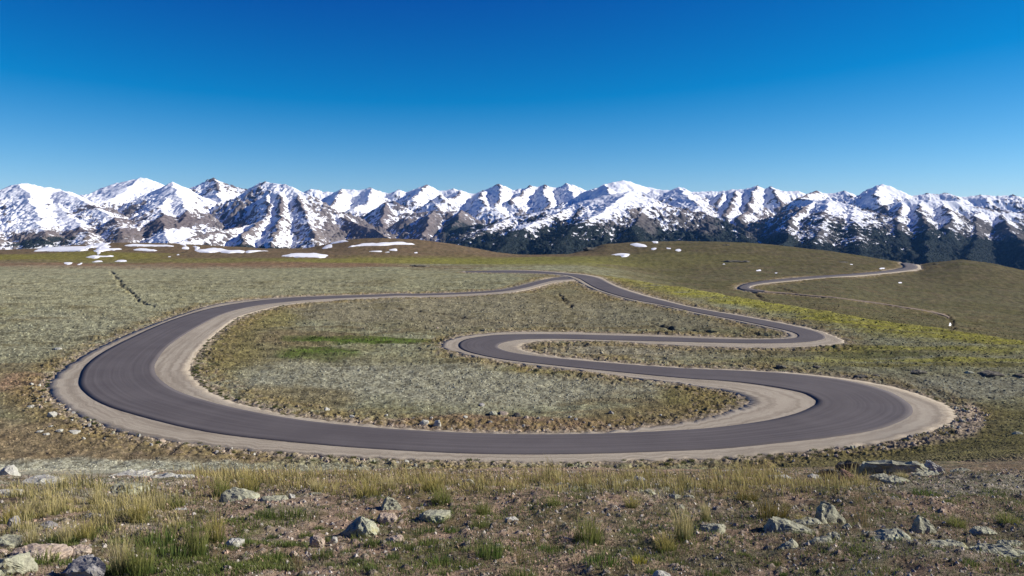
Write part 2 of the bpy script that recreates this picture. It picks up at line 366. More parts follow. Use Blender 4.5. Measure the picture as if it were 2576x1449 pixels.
# ground colour: what grows or lies where
A = lambda *c: np.array(c, np.float32)
SAGE, OLIVE, BROWN, YELL, GREEN, DIRT, PALE, DARK, DKOL, RUST = A(.278,.278,.172), A(.185,.172,.082), A(.150,.103,.060), A(.30,.285,.05), A(.085,.130,.022), A(.33,.238,.168), A(.375,.375,.28), A(.05,.036,.025), A(.118,.106,.048), A(.21,.130,.078)
Cg = np.empty(Zg.shape+(3,), np.float32)
def lay(w, c):
    global Cg
    w = np.clip(w, 0, 1)[...,None].astype(np.float32); Cg = Cg*(1-w)+c*w
Cg[:] = SAGE
lay(.65*ss(-.15, .35, big+.5*mid), OLIVE); lay(.55*ss(.1, .4, huge+.6*streak), BROWN)
wob1 = fbm(Xg/Yg*9, np.log(Yg)*9, 4, 91)
def blob(cx, cy, rx, ry, c, s=.8, soft=.6, nz=.55):
    x, y, _ = at(cx, cy); y0 = at(cx, cy+ry)[1]; y1 = at(cx, max(cy-ry, 603))[1]
    ex = rx/F*y
    yy = np.where(Yg < y, (Yg-y)/max(y-y0, .3), (Yg-y)/max(y1-y, .3))
    d = np.hypot((Xg-x*Yg/y)/(ex*Yg/y), yy) + nz*(wob1*.8+.35*mid+.3*streak)
    lay(s*ss(1+soft/2, 1-soft/2, d), c)
hill = ss(400, 620, Yg+60*huge)
lay(.92*hill, BROWN); lay(.45*hill*ss(-.05, .3, streak), DKOL); lay(.35*hill*ss(.1, .4, mid+big), RUST)
rs = ss(1350, 1750, Ug)*ss(1.02, 1.25, Yg/np.interp(Ug, *np.array(C1Y).T))
lay(.85*rs, DKOL); lay(.55*rs*ss(-.05, .35, big+streak*.7), A(.165,.125,.078)); lay(.45*rs*ss(.0, .4, huge-.4*streak), A(.105,.105,.038))
blob(100,647,330,9,A(.20,.18,.045),.9); blob(560,657,420,6,A(.18,.165,.05),.8); blob(1050,655,300,9,A(.21,.195,.05),.85); blob(1320,657,260,9,A(.20,.195,.05),.9); blob(60,666,220,6,RUST,.8)
blob(560,668,480,8,RUST,.9); blob(1650,655,300,18,A(.15,.14,.05),.6)
blob(300,730,520,60,A(.31,.30,.19),.7); blob(800,715,500,40,A(.25,.24,.145),.6); blob(200,850,330,60,A(.30,.295,.20),.6)
ridge = np.interp(Ug, *np.array(C1Y).T)
yr = ss(1420, 1560, Ug)*ss(.89, .955, Yg/ridge-.06*ss(1700, 1480, Ug)+.05*big+.03*streak)*ss(1.15, 1.02, Yg/ridge)
lay(.95*yr*ss(-.55, .0, streak+.4*big), YELL)
blob(2250,880,300,9,YELL,.75); blob(2000,905,220,6,YELL,.55); blob(2450,905,250,7,YELL,.8); blob(2150,893,260,6,A(.12,.125,.04),.8); blob(2400,918,260,5,A(.13,.12,.05),.7); blob(2300,920,260,8,A(.22,.2,.06),.6)
blob(2350,930,280,9,SAGE,.6); blob(2400,975,260,28,A(.30,.30,.225),.8); blob(2150,945,260,12,A(.25,.24,.16),.6)
blob(2480,1065,190,40,A(.17,.155,.055),.85); blob(2300,1130,420,26,A(.17,.155,.06),.9)
blob(1200,780,620,45,A(.235,.21,.135),.85); blob(1500,735,200,30,A(.17,.145,.075),.6); blob(1700,800,260,28,A(.215,.205,.135),.7)
blob(1600,880,300,20,A(.33,.30,.215),.85); blob(1880,895,180,16,A(.25,.24,.155),.6)
blob(560,860,90,75,A(.23,.21,.065),.85); blob(640,800,110,30,A(.23,.205,.075),.8); blob(680,880,160,60,A(.2,.165,.08),.6); blob(760,850,120,18,A(.2,.15,.085),.6)
blob(1180,960,560,62,A(.31,.305,.22),.9); blob(900,950,260,50,A(.305,.30,.215),.7)
blob(920,857,170,9,GREEN,1.0,.5); blob(820,890,100,16,GREEN,.9,.5); blob(760,850,50,8,GREEN,.5)
blob(1250,868,120,22,A(.19,.165,.075),.8); blob(1500,930,260,14,A(.17,.155,.05),.85); blob(1800,1000,130,45,A(.17,.15,.05),.85); blob(1000,905,250,16,A(.22,.205,.11),.5)
blob(1250,1068,430,20,A(.235,.155,.105),.95); blob(1700,1045,260,26,A(.18,.145,.07),.75); blob(760,1000,150,28,A(.19,.155,.075),.7)
blob(70,970,90,28,A(.33,.20,.13),.75); blob(120,1010,130,45,A(.2,.155,.085),.7); blob(60,1120,420,60,A(.23,.165,.095),.8); blob(500,1150,250,18,A(.21,.16,.1),.8)
rim = ss(.01, .25, r10)*(1-ss(.35, .8, r4)); lay(.75*rim*ss(-.5, .2, mid+big*.6), A(.215,.165,.07)); lay(.5*rim*ss(.15, .4, fbm(Xg/1.4, Yg/1.4, 3, 99)), A(.33,.25,.19))
lay(.8*ss(.10, .42, r4+.5*fbm(Xg/1.1, Yg/1.1, 4, 97))*ss(.005, .06, r4), A(.36,.295,.23))
dk = ss(1250, 2400, Ug)*ss(26, 60, Yg); Cg *= (1-.26*dk)[...,None]     # painted light falloff: ground colour dimmed towards the right
lay(.55*ss(.16, .34, streak)*ss(130, 170, Yg)*ss(420, 320, Yg), A(.13,.115,.055))
blob(2432,1056,40,42,A(.36,.29,.22),.9,.4,.3); blob(2330,1112,120,12,A(.33,.265,.20),.75,.4,.4)
# foreground: stony soil, short turf, lichen crusts
fg = 1-ss(60, 92, Yg+6*big)
mixn = fbm(Xg/2.2, Yg/1.8, 4, 121); mix2 = fbm(Xg/.8, Yg/.7, 4, 131)
lay(fg, DIRT); lay(fg*.85*ss(-.05, .25, mixn+.4*mix2), A(.17,.135,.068)); lay(fg*.8*ss(.12, .4, mix2-.3*mixn), A(.11,.115,.04))
fgn = fg*(1-.5*ss(1500, 2300, Ug)); 
lay(fgn*.95*ss(1000, 500, Ug+260*mixn)*ss(22, 40, Yg), A(.25,.215,.15))
blob(250,1178,520,22,PALE,.9); blob(700,1178,260,12,A(.27,.27,.2),.8); blob(1560,1232,200,20,A(.30,.31,.245),.8); blob(200,1225,240,22,A(.32,.32,.24),.55)
lay(fg*.75*ss(1500, 2300, Ug+200*mixn)*ss(-.45, .1, mixn), A(.14,.105,.072)); lay(fg*.5*ss(1300, 1900, Ug)*ss(-.1, .3, mix2), A(.17,.17,.12)); blob(2450,1225,300,22,A(.24,.24,.19),.75); blob(2400,1390,280,30,A(.22,.215,.18),.5,.6,1.0)  # brown soil, darkened at right to paint in light falloff; grey crusts are lichen
blob(2400,1138,420,26,A(.145,.130,.048),.95,.5,.35); blob(2150,1168,260,12,A(.16,.14,.06),.8)
lay(near*.8*ss(.35, .75, sto), A(.36,.32,.27)); lay(near*.35*ss(.55, .9, cv3), A(.38,.29,.235)); lay(near*.4*ss(.35, .05, cv3), A(.13,.085,.06))
# lichen cobbles and tufts of the turf: tone varies piece by piece
pv = np.where(.85 > 2.2*foot, (cv-.5), .5*noise(Xg/(.9+Yg*.004), Yg/(.9+Yg*.006), 5))
Cg *= (1+farw*(.55*pv+.35*mid+.28*octv(1.0, 74)+.25*octv(2.5, 75)+.22*streak*ss(150, 260, Yg)))[...,None].clip(.35, 1.7)
lay(.7*crack, DARK)
lay(.6*ss(.42, .6, cd)*farw*(1-ss(170, 260, Yg)), A(.10,.085,.05))
Cg = np.clip(Cg, .01, .8)

m = NT('ground'); c = m.attr('tint'); p = m.pos()
n1 = m.noise(p, 22, 6, .7); n2 = m.noise(p, 2.3, 6, .72)
c = m.mix(1.0, c, m.ramp(n1, [(.3, (.55,.52,.48)), (.5, (1,1,1)), (.72, (1.45,1.42,1.36))]), 'MULTIPLY')
c = m.mix(1.0, c, m.ramp(n2, [(.32, (.62,.61,.58)), (.5, (.98,.98,.96)), (.68, (1.30,1.30,1.27))]), 'MULTIPLY')
m.base(c); m.b.inputs['Roughness'].default_value = 1.0; m.b.inputs['Specular IOR Level'].default_value = .05
hh = m.n('ShaderNodeMath', operation='ADD'); m.l(n1, hh.inputs[0]); m.l(n2, hh.inputs[1]); m.bump(hh.outputs[0], .8, .08)
V = np.stack([Xg, Yg, Zt], -1).reshape(-1, 3)
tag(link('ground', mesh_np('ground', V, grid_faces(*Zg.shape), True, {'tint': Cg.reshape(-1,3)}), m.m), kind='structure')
del V

Cg32 = Cg.astype(np.float16)
del Cg, wob1, mix2, mid, fine, streak, cd, cv, cd2, cv2, cd3, cv3
Zt32 = Zt.astype(np.float32); LGY = np.log(GY)
def zt(X, Y):
    """height of the finished ground sheet"""
    X = np.asarray(X, float); Y = np.asarray(Y, float); U = CX+F*X/Y
    i = np.clip(np.searchsorted(GU, U)-1, 0, len(GU)-2); j = np.clip(np.searchsorted(GY, Y)-1, 0, len(GY)-2)
    a = np.clip((U-GU[i])/(GU[i+1]-GU[i]), 0, 1); b = np.clip((Y-GY[j])/(GY[j+1]-GY[j]), 0, 1)
    return (Zt32[j,i]*(1-a)+Zt32[j,i+1]*a)*(1-b)+(Zt32[j+1,i]*(1-a)+Zt32[j+1,i+1]*a)*b
# ------------------------------------------------------------------ the snow mountains: ridge lines (place in the photo, depth in metres), each spreading spurs and gullies downhill
def R3(conv, pts, Y, k=.62, gul=.5, lam=150):
    """pts: (x, y) or (x, y, depth); Y: depth of the first and last point"""
    n = len(pts); out = []
    for i, p in enumerate(pts):
        y = p[2] if len(p) > 2 else Y[0]+(Y[1]-Y[0])*i/max(n-1, 1)
        a, b = conv(p[0], p[1]); out.append(((a-CX)/F*y, y, -(b-HY)/F*y))
    return (np.array(out), min(k, .76), gul*.8, lam*.5)
ID = lambda x, y: (x, y)
RD = [
 # left shoulder and its brown spur
 R3(Z1, [(-900,260),(-500,210),(-200,230),(0,195),(80,165),(160,148),(200,148),(260,160),(300,172),(380,180),(440,192),(520,212),(600,240)], (5200,5500), .55, .35),
 R3(Z1, [(470,200,5400),(540,235,5100),(640,290,4800),(740,340,4550),(830,390,4350),(890,450,4100),(930,560,3700)], 0, .5, .25, 90),
 R3(Z1, [(160,150,5300),(230,260,4800),(280,380,4300),(300,480,3900),(330,600,3500)], 0, .42, .3),
 R3(Z1, [(-300,300,5000),(-100,400,4400),(-50,560,3600)], 0, .42, .3),
 R3(Z1, [(440,290,4950),(520,400,4400),(600,480,4000),(650,590,3500)], 0, .42, .3, 90),
 # white dome
 R3(Z1, [(600,245),(680,235),(720,210),(780,180),(880,145),(1000,120),(1060,107),(1100,110),(1150,140),(1220,168),(1330,240)], (6800,6800), .45, .12, 200),
 R3(Z1, [(1060,108,6800),(960,180,6400),(840,260,6000)], 0, .35, .1, 200),
 # pyramid in front
 R3(Z1, [(1000,290,5600),(1100,225,5650),(1230,175,5700),(1300,140,5700),(1400,180,5750),(1460,225,5700),(1560,310,5500),(1680,390,5300)], 0, .6, .45, 110),
 R3(Z1, [(1300,142,5700),(1340,235,5250),(1380,310,4900),(1400,380,4600)], 0, .55, .4, 90),
 R3(Z1, [(1290,230,5350),(1190,335,4700),(1210,420,4250),(1250,520,3850),(1270,590,3600)], 0, .55, .3, 100),
 R3(Z1, [(1190,335,4700),(1080,430,4400),(1000,520,4000),(960,580,3700)], 0, .6, .45, 90),
 R3(Z1, [(1400,380,4600),(1330,480,4200),(1340,590,3700)], 0, .5, .3, 90),
 # craggy peak
 R3(Z1, [(1420,185),(1500,178),(1530,150),(1560,120),(1610,108),(1650,130),(1740,160),(1800,180),(1850,190),(1905,187)], (6900,6900), .75, .9, 90),
 R3(Z1, [(1610,110,6900),(1640,220,6400),(1660,300,6000)], 0, .6, .5, 80),
 # dark headed peak
 R3(Z1, [(1885,200),(1920,168),(1960,144),(2000,135),(2080,150),(2150,155),(2200,175),(2260,210),(2310,225),(2380,270),(2450,320),(2576,400),(2680,470),(2800,545),(2900,600)], (5600,4900), .62, .6, 110),
 R3(Z1, [(1962,145,5550),(2010,240,5150),(2040,310,4850),(2000,400,4500),(1900,480,4100),(1830,590,3700)], 0, .8, .7, 90),
 R3(Z1, [(2090,155,5500),(2120,250,5050),(2110,330,4700),(2100,430,4300),(2060,520,3950),(2040,620,3600)], 0, .75, .8, 80),
 R3(Z1, [(2200,180,5400),(2270,320,4800),(2330,430,4300),(2380,540,3900),(2400,620,3600)], 0, .6, .7, 90),
 R3(Z1, [(2000,400,4500),(1850,470,4300),(1700,500,4000),(1560,520,3850),(1420,560,3700)], 0, .6, .6, 90),
 R3(Z2, [(100,400,5000),(200,440,4700),(300,480,4500),(420,530,4300),(520,580,4100)], 0, .65, .6, 90),
 # far white chain
 R3(Z2, [(-180,215),(-120,190),(-70,195),(-30,215),(0,210),(60,215),(110,190),(200,195),(240,200),(320,180),(380,200),(450,222),(500,215),(540,195),(600,215),(650,195),(700,175),(750,157),(790,175),(830,200),(880,205),(950,187),(1000,200),(1080,225),(1140,222),(1170,200),(1230,180),(1290,152),(1340,170),(1400,200),(1450,190),(1500,185),(1525,163),(1580,175),(1640,158),(1680,175),(1740,182),(1800,147),(1850,160),(1900,180),(1950,200)], (9000,9200), .7, .7, 220),
 R3(Z2, [(110,192,9000),(40,300,8000),(20,340,7600)], 0, .8, .6, 140),
 R3(Z2, [(330,185,9000),(300,290,8200),(200,330,7600)], 0, .6, .6, 150),
 R3(Z2, [(750,158,9000),(690,220,8500),(640,260,8100)], 0, .9, .4, 150),
 R3(Z2, [(1000,200,9000),(960,250,8500),(880,270,8200),(850,230,8500)], 0, .8, .5, 150),
 R3(Z2, [(1290,154,9000),(1300,220,8500),(1270,300,8000),(1260,330,7800)], 0, .9, .5, 130),
 R3(Z2, [(1525,165,9000),(1450,240,8400),(1380,270,8100)], 0, .8, .5, 150),
 R3(Z2, [(1645,160,9000),(1630,230,8400),(1680,300,7900),(1640,330,7700)], 0, .9, .5, 130),
 R3(Z2, [(1800,148,9000),(1840,210,8600),(1860,250,8200)], 0, .7, .4, 150),
 R3(Z2, [(1180,205,8900),(1140,260,8300),(1200,310,7800)], 0, .7, .6, 130),
 # knobs before it
 R3(Z2, [(260,440),(340,350),(430,292),(500,280),(560,310),(600,365),(640,400)], (7300,7300), .85, .7, 120),
 R3(Z2, [(440,292,7300),(430,380,6800),(420,470,6300)], 0, .9, .6, 100),
 R3(Z2, [(780,275,7600),(820,300,7500),(850,350,7300)], 0, .9, .4, 100),
 R3(Z2, [(480,530),(560,440),(650,375),(800,352),(900,362),(1010,350),(1060,372),(1120,432),(1170,470)], (6100,6200), .7, .6, 110),
 R3(Z2, [(1010,352,6150),(980,430,5700),(920,500,5300)], 0, .75, .6, 90),
 R3(Z2, [(800,354,6100),(760,450,5600),(720,540,5200)], 0, .75, .6, 90),
 R3(Z2, [(1170,360,7400),(1260,345,7400),(1330,380,7300)], 0, .6, .6, 110),
 # white dome of the middle
 R3(Z2, [(1900,290),(1960,255),(2010,222),(2050,185),(2090,155),(2150,140),(2230,127),(2280,135),(2350,160),(2430,180),(2500,195),(2576,205),(2700,210)], (7600,8200), .5, .25, 180),
 R3(Z2, [(2092,156,7650),(2120,220,7200),(2150,240,6900)], 0, .8, .3, 140),
 # wooded massif of the middle
 R3(Z2, [(700,640),(860,560),(900,530),(1000,482),(1150,457),(1280,440),(1380,402),(1500,380),(1700,342),(1850,316),(1950,277),(2080,242),(2200,220),(2280,212),(2350,235),(2420,265),(2500,285),(2600,330),(2680,400),(2750,470),(2850,560)], (5200,5200), .42, .3, 130),
 R3(Z2, [(2420,266,5200),(2400,330,4800),(2350,430,4300),(2290,490,4000),(2350,580,3500)], 0, .55, .35, 90),
 R3(Z2, [(2280,213,5200),(2150,300,4700),(2000,400,4250),(1850,480,3900),(1750,600,3500)], 0, .38, .3, 120),
 R3(Z2, [(1850,317,5200),(1650,400,4700),(1500,470,4300),(1350,560,3900),(1250,680,3500)], 0, .40, .3, 120),
 R3(Z2, [(1380,403,5200),(1220,480,4800),(1080,560,4400),(1000,640,4000)], 0, .42, .3, 120),
 # right: skyline chain
 R3(Z3, [(0,178),(50,182),(120,182),(170,163),(200,170),(250,197),(330,195),(400,190),(430,195),(480,190),(540,178),(600,180),(650,172),(715,152),(750,170),(780,175),(810,158),(860,180),(900,190),(940,192),(990,190),(1060,212),(1090,202),(1130,188),(1180,205),(1230,207),(1280,200),(1320,190),(1370,205),(1400,222),(1450,208),(1510,180),(1550,150),(1590,143),(1640,155),(1700,185),(1780,225),(1850,217),(1900,205),(1970,212),(2030,203),(2080,220),(2150,232),(2210,225),(2270,218),(2330,220),(2400,225),(2500,215),(2576,235),(2800,260),(3300,250)], (7800,7600), .62, .45, 160),
 R3(Z3, [(165,165,7700),(230,220,7100),(300,290,6500),(400,370,5800),(500,440,5200),(600,490,4700),(670,550,4200),(720,620,3700)], 0, .5, .5, 100),
 R3(Z3, [(120,185,7700),(110,240,7200),(200,290,6700)], 0, .7, .5, 120),
 R3(Z3, [(300,300,6400),(250,420,5200),(200,520,4300),(180,620,3600)], 0, .45, .5, 100),
 R3(Z3, [(715,154,7700),(680,230,7100),(660,300,6600)], 0, .9, .6, 110),
 R3(Z3, [(560,185,7700),(540,260,6900),(480,350,6100),(500,400,5800)], 0, .85, .6, 100),
 R3(Z3, [(810,160,7700),(850,230,7100)], 0, .9, .6, 110),
 R3(Z3, [(470,200,7700),(440,260,7000)], 0, .9, .6, 110),
 R3(Z3, [(650,330,6300),(590,370,5900),(600,400,5700)], 0, .9, .5, 90),
 # wooded massif right of centre, dark west flank
 R3(Z3, [(1132,190,6400),(1060,215,6100),(1000,240,5900),(1110,258,5600),(1010,330,5200),(930,400,4800),(930,470,4400),(880,560,3900),(850,640,3500)], 0, .85, .3, 110),
 R3(Z3, [(1110,256),(1200,248),(1300,272),(1400,302),(1480,350),(1560,412),(1650,480)], (5600,5300), .48, .4, 100),
 R3(Z3, [(1200,250,5600),(1180,340,5000),(1140,440,4500),(1100,560,3900),(1080,660,3500)], 0, .42, .35, 90),
 R3(Z3, [(1400,303,5450),(1400,400,4800),(1420,500,4200),(1430,640,3500)], 0, .42, .35, 90),
 R3(Z3, [(1590,145,7700),(1540,190,7300),(1560,240,6800)], 0, .8, .3, 140),
 # right plateau and its cliffs
 R3(Z3, [(1500,330),(1600,290),(1700,265),(1800,252),(1950,250),(2100,262),(2250,300),(2400,330),(2576,345),(2900,350)], (5900,5900), .75, .5, 110),
 R3(Z3, [(1720,265,5900),(1710,360,5300),(1690,440,4850),(1700,520,4400),(1800,620,3800)], 0, .8, .7, 90),
 R3(Z3, [(1860,262,5900),(1850,300,5600),(1880,400,5000),(1900,470,4600),(1880,560,4100),(1900,660,3600)], 0, .8, .7, 90),
 R3(Z3, [(2000,270,5900),(2040,340,5400),(2020,440,4900),(2000,520,4500)], 0, .8, .7, 90),
 R3(Z3, [(2430,345,5900),(2450,400,5400),(2480,460,5000),(2540,520,4600),(2650,600,4100)], 0, .85, .6, 90),
 R3(Z3, [(2250,320,5900),(2240,420,5300),(2260,520,4700),(2200,600,4200),(2150,690,3600)], 0, .75, .6, 90),
 R3(Z3, [(1560,420,5200),(1640,500,4600),(1700,600,3900)], 0, .5, .4, 90),
]
MY = rows_y((3050, 4200, 190), (4200, 6200, 300), (6200, 7900, 170), (7900, 9300, 130), (9300, 12000, 30))
MU = np.concatenate([np.linspace(-900, -50, 90, endpoint=False), np.linspace(-50, 2626, 1400, endpoint=False), np.linspace(2626, 3500, 90)])
Ym, Um = np.meshgrid(MY, MU, indexing='ij'); Xm = (Um-CX)/F*Ym
Hm = (-340+30*fbm(Xm/600, Ym/600, 3, 201)).astype(np.float64); Dm = np.full(Ym.shape, 400.); Gm = np.zeros(Ym.shape)
def WX(x, y): return 45*fbm(x/230, y/230, 5, 261)
def WY(x, y): return 80*fbm(x/240, y/240, 5, 263)
wX = WX(Xm, Ym); wY = WY(Xm, Ym)
wx = 1+.30*fbm(Xm/420, Ym/420, 4, 203); wy = fbm(Xm/260, Ym/260, 3, 207)
MX = 1400.
for q, (P, k, gul, lam) in enumerate(RD):
    P = P.copy(); P[:,:2] += np.stack([WX(P[:,0], P[:,1]), WY(P[:,0], P[:,1])], -1)
    s0 = q*531.7
    for a, b in zip(P[:-1], P[1:]):
        r0, r1_ = np.searchsorted(MY, (min(a[1], b[1])-MX, max(a[1], b[1])+MX)); 
        if r1_ <= r0: continue
        ys = MY[[r0, min(r1_, len(MY)-1)]]; xl, xh = min(a[0], b[0])-MX, max(a[0], b[0])+MX
        us = CX+F*np.array([xl/ys[0], xl/ys[1], xh/ys[0], xh/ys[1]]); c0, c1_ = np.searchsorted(MU, (us.min(), us.max()))
        if c1_ <= c0: continue
        S = np.s_[r0:r1_, c0:c1_]; X = Xm[S]+wX[S]; Y = Ym[S]+wY[S]; ab = b[:2]-a[:2]; L = np.hypot(*ab)
        t = np.clip(((X-a[0])*ab[0]+(Y-a[1])*ab[1])/(L*L), 0, 1)
        d = np.hypot(X-a[0]-t*ab[0], Y-a[1]-t*ab[1])*wx[S]
        ang = np.arctan2(Y-a[1]-t*ab[1], X-a[0]-t*ab[0])
        s = s0+t*L+np.where((t <= 0) | (t >= 1), ang*60, 0)
        rib = 1-np.abs(noise(s/lam, d/900+q, 211))*2; rib2 = 1-np.abs(noise(s/lam*2.6, d/500+q, 213))*2
        g = gul*(.65*(rib-.5)+.35*(rib2-.5))
        drop = k*d*(1-.16*np.minimum(d, 1500)/1500)*(1-.42*g*ss(0, 160, d)) + 0.0
        h = a[2]+t*(b[2]-a[2])-drop
        H0 = Hm[S]; e = np.clip(.5+.5*(h-H0)/26, 0, 1)
        up = h > H0
        Hm[S] = H0*(1-e)+h*e+26*e*(1-e)*.5
        Gm[S] = np.where(up, g, Gm[S]); Dm[S] = np.where(up, d, Dm[S])
        s0 += L
rough = fbm(Xm/120, Ym/150, 6, 221, .58); ridged = 1-2*np.abs(fbm(Xm/130, Ym/170, 5, 225, .55))
def mblob(conv, x, y, rx, ry, Yd, amp, base=None):
    cx, cy = conv(x, y); X0 = (cx-CX)/F*Yd
    w = np.exp(-(((Xm-X0)/(rx/2.9/F*Yd))**2+((Ym-Yd)/900.)**2+((Hm+(cy-HY)/F*Yd)/(ry/2.9/F*Yd))**2)*.8); return amp*w
dome = np.zeros(Ym.shape)
for b in [(Z1,900,200,320,90,6600,1),(Z1,1150,220,150,80,5700,.7),(Z2,2300,180,330,60,7700,1),(Z2,2150,270,350,70,5200,.8),(Z3,1650,190,110,60,7600,1),(Z3,1950,250,550,40,6000,.9),(Z3,2450,260,300,60,6600,1),(Z1,160,230,300,90,5200,.6),(Z3,1200,260,100,40,5500,.7),(Z1,1320,220,130,60,5600,.8),(Z1,800,230,260,60,6300,.9),(Z2,1950,240,240,50,7400,.7)]:
    dome = np.maximum(dome, mblob(*b))
crag = 1-2*np.abs(fbm(Xm/62, Ym/80, 4, 227, .6))
Hm += (1-.92*dome)*((rough*50+ (ridged-.6)*27)*ss(0, 230, Dm) + (crag-.6)*17*ss(0, 90, Dm) + fbm(Xm/28, Ym/34, 3, 231, .6)*9*ss(-10, 60, Dm+20))
def bl(a, r0, r1):
    for ax, r in ((0, r0), (1, r1)):
        c = np.cumsum(np.pad(a, [(r+1, r) if k == ax else (0, 0) for k in (0, 1)], mode='edge'), axis=ax)
        n = 2*r+1; a = ((c[n:]-c[:-n]) if ax == 0 else (c[:,n:]-c[:,:-n]))/n
    return a
dHy = np.gradient(Hm, axis=0)/np.gradient(Ym, axis=0); dHx = np.gradient(Hm, axis=1)/np.gradient(Xm, axis=1)
slope = np.hypot(dHx, dHy); curv = Hm-bl(Hm, 5, 8)
Pm = HY-F*Hm/Ym                                    # only to read off which named slope a spot belongs to
alt = Hm+.0*Ym
n_a = fbm(Xm/75, Ym/90, 5, 241, .62); n_b = fbm(Xm/28, Ym/45, 4, 247, .6); n_c = fbm(Xm/700, Ym/700, 3, 251)
# snow line differs by massif: low on the left, high above the woods
sn = .30+(alt+60)/260 + 1.1*n_a+1.5*n_b+.6*n_c - 1.25*(slope-.62) - curv/7. + .9*ss(6500, 8000, Ym)
lft = ss(1150, 900, Um)*ss(6400, 5900, Ym)
sn += lft*(.5+.55*ss(20, -90, alt)+.5*n_b) + 1.3*dome; sn -= ss(900, 1100, Um)*.12
for b in [(Z1,150,400,260,120,4400,1.1),(Z1,1550,470,260,60,4500,.6),(Z1,700,310,110,60,4700,-2.6),(Z1,860,450,90,90,4200,-2.2),(Z1,1150,470,110,110,4200,-2.4),(Z1,1270,470,90,110,4200,-2.2),(Z1,250,545,230,42,3800,-2.6),(Z1,750,540,160,40,3800,-.4),
          (Z1,1650,190,120,70,6800,-1.6),(Z1,1960,240,60,130,5400,-1.8),(Z1,2400,330,140,80,5200,-1.6),(Z1,2250,280,120,70,5300,-.8),(Z1,1850,520,400,70,4000,-1.0),(Z2,120,520,140,90,4500,-2.2),(Z2,330,530,160,60,4300,-2.0),
          (Z1,900,200,300,70,6600,2.0),(Z1,1200,250,200,60,5500,1.2),(Z1,1650,350,160,70,5700,.8),
          (Z2,1000,420,110,60,6000,-1.5),(Z2,750,450,200,80,5800,-1.4),(Z2,480,340,90,70,7100,-1.4),(Z2,2340,420,70,110,4600,-2.4),(Z2,1800,360,260,50,5000,.5),(Z2,2250,270,200,50,5200,1.0),
          (Z2,1400,460,120,30,4700,.6),(Z3,1080,330,40,80,5200,-1.5),(Z3,960,420,40,60,4700,-1.8),(Z3,250,450,120,100,4700,-.7),(Z3,2250,430,220,90,5300,-1.5),(Z3,2520,470,80,90,5200,-1.2),(Z3,1900,250,420,40,6000,1.6),(Z3,2300,290,300,30,6300,1.8),(Z3,1650,330,50,60,5600,-.5)]:
    sn += mblob(*b)
wood = ss(1050, 1180, Um)*ss(6300, 5700, Ym)
sn -= wood*.75*ss(60, -60, alt+60*n_c)
for b in [(Z3,850,420,190,130,4900,.9),(Z3,2150,420,300,90,5300,1.1),(Z3,2450,400,150,70,5500,.8),(Z2,1450,460,120,40,4600,.6),(Z2,1550,560,60,70,4000,.7),(Z2,2050,540,90,40,4000,.8),(Z3,100,480,160,90,4400,.5),(Z3,1450,470,160,40,4700,.7),(Z3,1250,330,150,70,5300,.5)]: sn += mblob(*b)
bare = np.zeros(Ym.shape)
for b in [(Z3,850,420,200,150,4900,1.2),(Z2,2340,420,80,120,4600,1.2),(Z3,1150,350,200,90,5200,.8),(Z2,1450,450,140,30,4700,1.0),(Z3,2150,430,320,110,5200,1.3),(Z3,250,420,160,90,4900,1.0)]: bare = np.maximum(bare, mblob(*b))
snow = ss(-.06, .10, sn)
forest = np.clip(wood*ss(5, -35, alt+25*ss(1750, 1950, Um)+150*n_c+90*n_a)*ss(.25, .05, snow)+ss(1000, 800, Um)*ss(4300, 4000, Ym)*ss(-105, -140, alt+70*n_c+30*n_a), 0, 1)
forest *= np.clip(1-bare, 0, 1)
forest = np.maximum(forest, np.clip(mblob(Z1,190,600,240,36,3500,1.4)*(.7+n_a), 0, 1))
forest = np.maximum(forest, wood*ss(-80, -115, alt+60*n_c+50*n_a))
Cm = np.empty(Ym.shape+(3,), np.float32)
rk = ss(-.4, .5, n_c+.5*n_a)[...,None]
Cm[:] = A(.165,.135,.128)*(1-rk)+A(.235,.20,.185)*rk
w = (ss(.9, .5, slope)*ss(-20, -110, alt)*.7*lft)[...,None]; Cm = Cm*(1-w)+A(.165,.138,.095)*w
w = ss(.7, 1.2, slope)[...,None]*.6; Cm = Cm*(1-w)+A(.15,.14,.14)*w
w = (wood*ss(120, -20, alt)*.72)[...,None]; Cm = Cm*(1-w)+A(.070,.070,.068)*w
Cm *= (1+.45*n_b+.3*n_a)[...,None].clip(.5, 1.5)
w = ss(.3, .7, forest)[...,None]*.95; Cm = Cm*(1-w)+A(.020,.028,.026)*w
cover = np.stack([np.clip(sn*.2+.5, 0, 1), ss(.3, .7, forest), rk[...,0]], -1).astype(np.float32)
m = NT('alpine_rock_and_snow'); c = m.attr('tint'); p = m.pos(); n1 = m.noise(p, .06, 6, .7)
sep = m.n('ShaderNodeSeparateColor'); m.l(m.attr('cover'), sep.inputs[0])
n2 = m.noise(m.scalev(p, (.034, .024, .09)), 1.0, 8, .68); n3 = m.noise(m.scalev(p, (.10, .08, .22)), 1.0, 5, .6)
def mth(op, a, b):
    x = m.n('ShaderNodeMath', operation=op)
    for i, v in enumerate((a, b)):
        if hasattr(v, 'is_linked'): m.l(v, x.inputs[i])
        else: x.inputs[i].default_value = v
    return x.outputs[0]
q = mth('ADD', mth('MULTIPLY', mth('SUBTRACT', sep.outputs[0], .5), 5.0), mth('ADD', mth('MULTIPLY', mth('SUBTRACT', n2, .5), 4.2), mth('MULTIPLY', mth('SUBTRACT', n3, .5), 1.8)))
q = mth('SUBTRACT', q, mth('MULTIPLY', sep.outputs[1], 1.6))
sf = m.ramp(mth('ADD', mth('MULTIPLY', q, 1.6), .5), [(.30, (0,0,0)), (.62, (1,1,1))])
c = m.mix(1.0, c, m.ramp(n1, [(.3, (.62,.62,.64)), (.6, (1.1,1.1,1.1))]), 'MULTIPLY')
